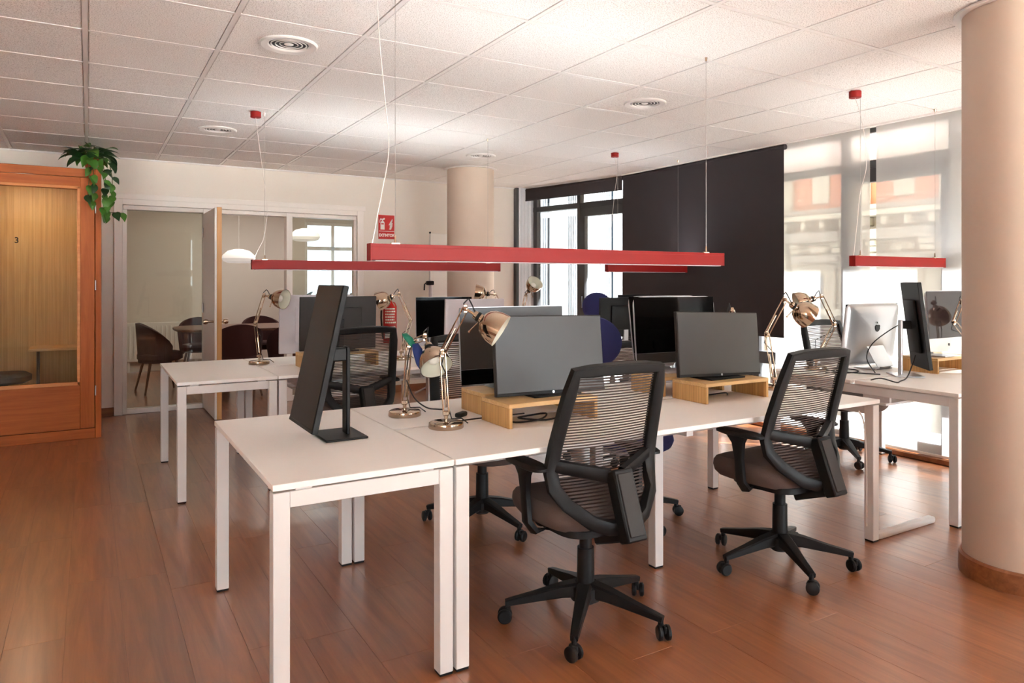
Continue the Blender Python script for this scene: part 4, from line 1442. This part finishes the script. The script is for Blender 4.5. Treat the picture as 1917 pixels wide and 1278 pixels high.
monitor('black monitor beside the charcoal blind behind the silver stand', (4.86, 5.66, DH), R(180), .44, .36, .285, tilt=2, back=M['black'], off=.05, logo=False)
monitor('portrait monitor seen edge-on beside the silver computer', (4.475, 2.655, DH), R(47), .335, .545, .325, tilt=7, back=M['black'], neck=M['silver'], base=(.21, .17), off=.085, logo=False)

APPLE = []
for k in range(40):
    a = 2 * math.pi * k / 40
    r = 1.0 + .10 * math.cos(2 * a) + .06 * math.sin(3 * a) - (.16 if abs(a - math.pi / 2) < .25 else 0)
    x, z = r * math.cos(a) * .86, r * math.sin(a) * .92
    if (x - 1.12) ** 2 + (z - .14) ** 2 < .30 ** 2:
        x = 1.12 - math.sqrt(max(0, .30 ** 2 - (z - .14) ** 2))
    APPLE.append((x, z))


def all_in_one(label, loc, rz, w, h, chin, zb, tilt=6, scr=None, chin_mat=None, back=None, foot=None, logo=True):
    t = thing('desktop_computer', label, 'computer', loc, rz)
    scr, back = scr or M['blackgloss'], back or M['silver']
    chin_mat, foot = chin_mat or M['silver'], foot or M['silver']
    Mp = Matrix.Translation((0, -.06, zb)) @ Matrix.Rotation(R(-tilt), 4, 'X')
    b = MB()
    prof = [(1.0, -.003), (1.0, .005), (.985, .012), (.9, .026), (.6, .046), (.25, .054)]
    n = 36
    vs, fs = [], []
    for (s, y) in prof:
        for k in range(n):
            a = 2 * math.pi * k / n
            ca, sa = math.cos(a), math.sin(a)
            x = math.copysign(abs(ca) ** .16, ca) * w / 2 * s
            z = h / 2 + math.copysign(abs(sa) ** .16, sa) * h / 2 * s
            vs.append(Mp @ Vector((x, y, z)))
    for i in range(len(prof) - 1):
        for k in range(n):
            k2 = (k + 1) % n
            fs.append((i * n + k, i * n + k2, (i + 1) * n + k2, (i + 1) * n + k))
    fs += [tuple(range(n - 1, -1, -1)), tuple((len(prof) - 1) * n + k for k in range(n))]
    bo_ = b.add(vs, fs).build('casing', back, t)
    MB().bbox((-w / 2 + .003, -.0052, chin), (w / 2 - .003, -.002, h - .003), bev=.001, M=Mp).build('screen', scr, t)
    ch_ = MB().bbox((-w / 2 + .003, -.0052, .003), (w / 2 - .003, -.002, chin - .001), bev=.001, M=Mp).build('chin', chin_mat, t)
    if logo:
        s = .011
        MB().prism([(x * s, z * s) for x, z in APPLE], -.0062, -.0048, Mp @ Matrix.Translation((0, 0, chin / 2))).build('front_logo', M['black'], ch_, smooth=False)
        s = .030
        lg = MB().prism([(-x * s, z * s) for x, z in APPLE], .0535, .0562, Mp @ Matrix.Translation((0, 0, h * .62)))
        lg.prism([(.002, .031), (.012, .034), (.018, .046), (.008, .043)], .0535, .0562, Mp @ Matrix.Translation((0, 0, h * .62)))
        lg.build('rear_logo', M['blackgloss'], bo_, smooth=False)
    st_ = MB().sweep([(0, -.02, zb + h * .42), (0, .05, zb * .6 + .06), (0, .085, .02), (0, .075, .004), (0, .0, .004), (0, -.09, .004)], [.19, .185, .18, .18, .19, .19], .006, (0, 1, .35))
    st_.build('stand', foot, t)
    return t


all_in_one('silver computer seen from behind with a dark fruit logo on the window desk', (4.69, 2.98, DH), R(180), .60, .43, .07, .022, tilt=7)
all_in_one('computer with a dark screen and white chin on the window desk riser', (4.955, 2.68, RZ), R(0), .455, .405, .09, .035, tilt=4, scr=M['brownscreen2'], chin_mat=M['signwhite'])
all_in_one('dark screened computer with a black lower band behind the raised desk lamp', (1.725, 2.94, RZ), 0, .57, .355, .072, .03, tilt=4, scr=M['revscreen'], chin_mat=M['blackgloss'], logo=False)
all_in_one('glossy black computer angled on the far bench riser', (2.80, 2.98, RZ), R(-3), .57, .365, .06, .055, tilt=5, chin_mat=M['darkback'], foot=M['satin'], logo=False)
all_in_one('glossy black computer tilted back beyond the second grey monitor', (3.0, 3.25, DH), R(-8), .5, .40, .06, .12, tilt=10, chin_mat=M['darkback'], logo=False)
all_in_one('black screened computer with a silver chin before the flip chart', (2.61, 5.58, DH), 0, .53, .41, .07, .06, tilt=2, logo=False)

# ================================================================== CABLES AND SMALL ITEMS
def cable(label, pts, r=.0032, mat=None, name='power_cable'):
    P = [Vector(p) for p in pts]
    out = []
    m = len(P)
    for i in range(m - 1):
        p0, p1, p2, p3 = P[max(i - 1, 0)], P[i], P[i + 1], P[min(i + 2, m - 1)]
        for u in range(5):
            s = u / 5
            out.append(.5 * ((2 * p1) + (p2 - p0) * s + (2 * p0 - 5 * p1 + 4 * p2 - p3) * s * s + (3 * p1 - p0 - 3 * p2 + p3) * s ** 3))
    out.append(P[-1])
    for p in out:
        p.z = max(p.z, DH + r) if min(q[2] for q in pts) > DH - .01 else p.z
    return tag(MB().tube(out, r, 7).build(name, mat or M['cable']), label, 'cable')
z0 = DH + .004
cable('black cable running from the raised lamp base under the bamboo riser', [(1.348, 2.735, z0), (1.40, 2.752, z0), (1.48, 2.757, z0), (1.6, 2.757, z0), (1.7, 2.757, z0)])
cable('black cable tangled in a loop under the bamboo riser', [(1.52, 2.72, z0), (1.56, 2.60, z0), (1.66, 2.56, z0 + .01), (1.74, 2.64, z0 + .015), (1.68, 2.70, z0), (1.60, 2.64, z0 + .008), (1.70, 2.58, z0), (1.84, 2.62, z0)], .004)
cable('black cable sagging between the two desk lamp bases', [(1.225, 2.99, DH + .16), (1.235, 2.93, DH + .09), (1.25, 2.83, DH + .06), (1.262, 2.74, DH + .065), (1.267, 2.70, DH + .07)], .0032)
cable('black cable hanging over the riser of the dark square monitor', [(1.46, 4.95, RZ + .005), (1.40, 4.925, RZ + .04), (1.32, 4.90, RZ + .045), (1.26, 4.89, DH + .07), (1.252, 4.885, z0)], .0032)
cable('black cable arching to the edge-on portrait monitor', [(4.54, 2.68, DH + .33), (4.45, 2.70, DH + .3), (4.36, 2.78, DH + .2), (4.36, 2.82, DH + .1), (4.42, 2.80, z0)], .0036)
cable('black cable trailing from the portrait monitor base to the window desk edge', [(4.53, 2.60, DH + .13), (4.42, 2.56, DH + .07), (4.30, 2.52, z0 + .01), (4.18, 2.49, z0), (4.11, 2.47, z0), (4.10, 2.56, z0 + .015), (4.06, 2.6, z0 + .003)], .0038)
cable('black cable coiled in a ring beside the silver computer', [(4.16, 2.98, z0), (4.25, 2.90, z0), (4.36, 2.88, z0 + .004), (4.42, 2.96, z0 + .006), (4.36, 3.06, z0 + .006), (4.26, 3.05, z0 + .006), (4.22, 2.96, z0 + .008), (4.30, 2.84, z0 + .003), (4.38, 2.74, z0)], .004)
cable('black cable under the riser of the second grey monitor', [(2.68, 2.70, z0), (2.74, 2.62, z0 + .02), (2.82, 2.60, z0 + .025), (2.9, 2.66, z0)], .0034)
cable('white cable running down the end leg of the front bench', [(3.395, 2.24, .66), (3.400, 2.214, .60), (3.408, 2.206, .4), (3.406, 2.205, .2), (3.408, 2.206, .08)], .004, M['cablewhite'])
ad = MB().bbox((-.035, -.016, 0), (.035, .016, .022), bev=.008, seg=2)
tag(ad.build('inline_switch', M['black'], None, (1.425, 2.845, DH), (0, 0, R(35))), 'black inline switch lying on the desk by the far bamboo riser', 'switch')
kb = thing('keyboard', 'white keyboard under the black screened computer before the flip chart', 'keyboard', (2.60, 5.33, DH))
MB().bbox((-.2, -.06, 0), (.2, .06, .012), bev=.004).build('tray', M['signwhite'], kb)
key_me = MB().bbox((-.011, -.010, .011), (.011, .010, .016), bev=.002).mesh('key', M['satin'])
for r_ in range(4):
    for k in range(14):
        inst('key', key_me, kb, (-.175 + k * .027, -.04 + r_ * .027, 0))
